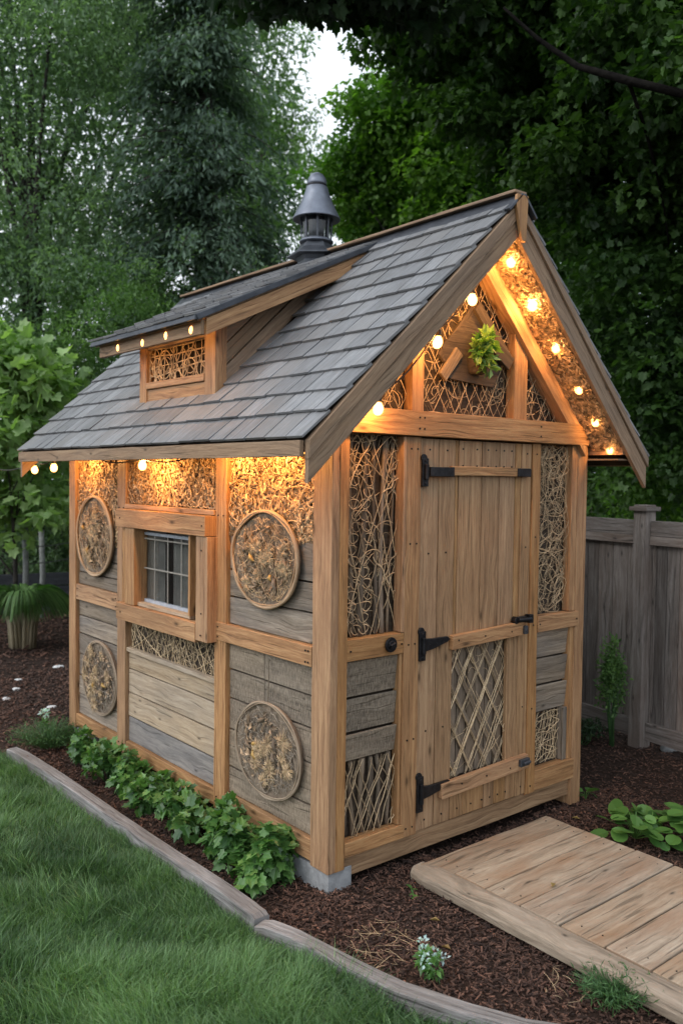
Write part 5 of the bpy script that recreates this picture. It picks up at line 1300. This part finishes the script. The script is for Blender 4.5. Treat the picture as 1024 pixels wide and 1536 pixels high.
# low near branch across the top of the frame
tree('hanging_maple_branch', at(1500, 5.5), [blob(400, -25, 5.2, .35, .16), blob(520, -20, 5.3, .4, .2), blob(620, 0, 5.5, .4, .22), blob(480, 0, 5.5, .2, .1)],
     75, 34, .085, M['leaf_dark'], 'dark maple branch hanging into the top of the view', trunk_r=.10, clr=(.15, .15, .08), T=T_lobed(), limbs=6, group='maples over the shed',
     trunk_pts=[at(1500, 5.5), at(1500, 5.5, 3), at(1300, 5.4, 4.8), blob(900, -70, 5.4, 1, 1)[:3], blob(620, -40, 5.3, 1, 1)[:3], blob(450, -30, 5.2, 1, 1)[:3]])
tree('garden_tree', at(1000, 12), [blob(940, 620, 11.5, 1.2, 1.0), blob(1040, 560, 12, 1.4, 1.4), blob(900, 730, 11, .9, .8), blob(1000, 760, 10.5, 1.1, .7), blob(880, 520, 12.5, 1.2, 1.2), blob(780, 420, 13, 1.4, 1.2), blob(1100, 700, 11, 1.2, 1.2)],
     620, 60, .10, M['leaf_maple'], 'dark leafy tree beyond the fence at right', trunk_r=.12, clr=(.35, .35, .2), T=T_simple(.5), limbs=5)
leafy('bright_fence_bush', (*at(985, 8.6)[:2], 1.5), (.5, .5, .5), 1500, .07, 'leaf_bright', 'brighter green bush showing just above the fence', 'shrub', lowz=.9, stem=False, base=.4, T=T_simple(.5))  # brighter leaf green than the tree behind
# far wood
def far_wood():
    parts = []
    for i in range(2300):
        px = RNG.uniform(-900, 1900); d = RNG.uniform(21, 29); x, y, _ = at(px, d)
        gap = 405 < px < 650
        zmax = 3.5 if gap else (16 if px < 405 else 11) + 2.5 * math.sin(px * .013) + 1.2 * math.sin(px * .047)
        z = RNG.uniform(0, 1) ** .85 * zmax
        parts.append(clump(V(x, y, z), V(1.0, 1.0, .7) * RNG.uniform(.6, 1.3), 30, .34, RNG.uniform(.15, .8), .2, T_simple(.5), .5, .3))
    o = build_np('far_woods', parts, M['leaf_hazy']); tag(o, 'distant mass of woodland closing off the garden', 'woods', kind='stuff')
far_wood()

# ------------------------------------------------------------------ light, sky, camera
w = bpy.data.worlds.new('World'); SC.world = w; w.use_nodes = True
nt = w.node_tree; nt.nodes.clear()
sky = nt.nodes.new('ShaderNodeTexSky'); sky.sky_type = 'NISHITA'; sky.sun_disc = False
SUN_EL, SUN_AZ = math.radians(40), math.radians(172)     # azimuth of the sun as seen from the scene (math angle)
sky.sun_elevation = SUN_EL; sky.sun_rotation = math.radians(90) - SUN_AZ; sky.air_density = 1.0; sky.dust_density = 4.0; sky.ozone_density = 1.5
bg = nt.nodes.new('ShaderNodeBackground'); bg.inputs[1].default_value = .145
wo = nt.nodes.new('ShaderNodeOutputWorld'); tc = nt.nodes.new('ShaderNodeTexCoord')
cl = noise(nt, mapping(nt, tc.outputs['Generated'], (1, 1, 2.5)), 1.6, 6, .6, .4)          # broken overcast above the clear sky
cr = ramp(nt, cl, [(.30, (4.6, 5.3, 6.3)), (.62, (8.4, 8.9, 9.4))])
dp_ = nt.nodes.new('ShaderNodeVectorMath'); dp_.operation = 'DOT_PRODUCT'; nt.links.new(tc.outputs['Generated'], dp_.inputs[0]); dp_.inputs[1].default_value = (-.75, .35, .55)
gr_ = ramp(nt, mth(nt, 'ADD', mth(nt, 'MULTIPLY', dp_.outputs['Value'], .5), .5), [(.15, .55), (.85, 1.15)])   # clouds thinner, brighter toward the hidden sun
nt.links.new(mixc(nt, 1.0, mixc(nt, .86, sky.outputs[0], cr.outputs[0]), gr_.outputs[0], 'MULTIPLY'), bg.inputs[0]); nt.links.new(bg.outputs[0], wo.inputs[0])
sl_ = bpy.data.lights.new('sun', 'SUN'); sl_.energy = .55; sl_.angle = math.radians(25); sl_.color = (1, .97, .93)
so = bpy.data.objects.new('sun', sl_); COL.objects.link(so)
dv = Vector((math.cos(SUN_AZ) * math.cos(SUN_EL), math.sin(SUN_AZ) * math.cos(SUN_EL), math.sin(SUN_EL)))
so.rotation_euler = dv.to_track_quat('Z', 'Y').to_euler()

cam = bpy.data.cameras.new('camera'); co = bpy.data.objects.new('camera', cam); COL.objects.link(co); SC.camera = co
yaw, pitch, roll, f = YAW, -.0399, .0127, 1284.2
fwd = V(math.cos(yaw) * math.cos(pitch), math.sin(yaw) * math.cos(pitch), math.sin(pitch)); rt_ = V(math.sin(yaw), -math.cos(yaw), 0); up = np.cross(rt_, fwd)
r2 = math.cos(roll) * rt_ + math.sin(roll) * up; u2 = -math.sin(roll) * rt_ + math.cos(roll) * up
from mathutils import Matrix
mat = Matrix(((r2[0], u2[0], -fwd[0], CAM[0]), (r2[1], u2[1], -fwd[1], CAM[1]), (r2[2], u2[2], -fwd[2], CAM[2]), (0, 0, 0, 1)))
co.matrix_world = mat
cam.sensor_fit = 'VERTICAL'; cam.sensor_height = 24; cam.lens = f / 1536 * 24; cam.clip_end = 300; cam.clip_start = .05
cam.dof.use_dof = True; cam.dof.focus_distance = 3.8; cam.dof.aperture_fstop = 1.7
SC.view_settings.view_transform = 'Standard'; SC.view_settings.look = 'None'; SC.view_settings.exposure = 0.55; SC.view_settings.gamma = 1
SC.cycles.use_denoising = True
SC.cycles.max_bounces = 6; SC.cycles.diffuse_bounces = 3; SC.cycles.transparent_max_bounces = 8; SC.cycles.sample_clamp_indirect = 4
SC.cycles.caustics_reflective = False; SC.cycles.caustics_refractive = False
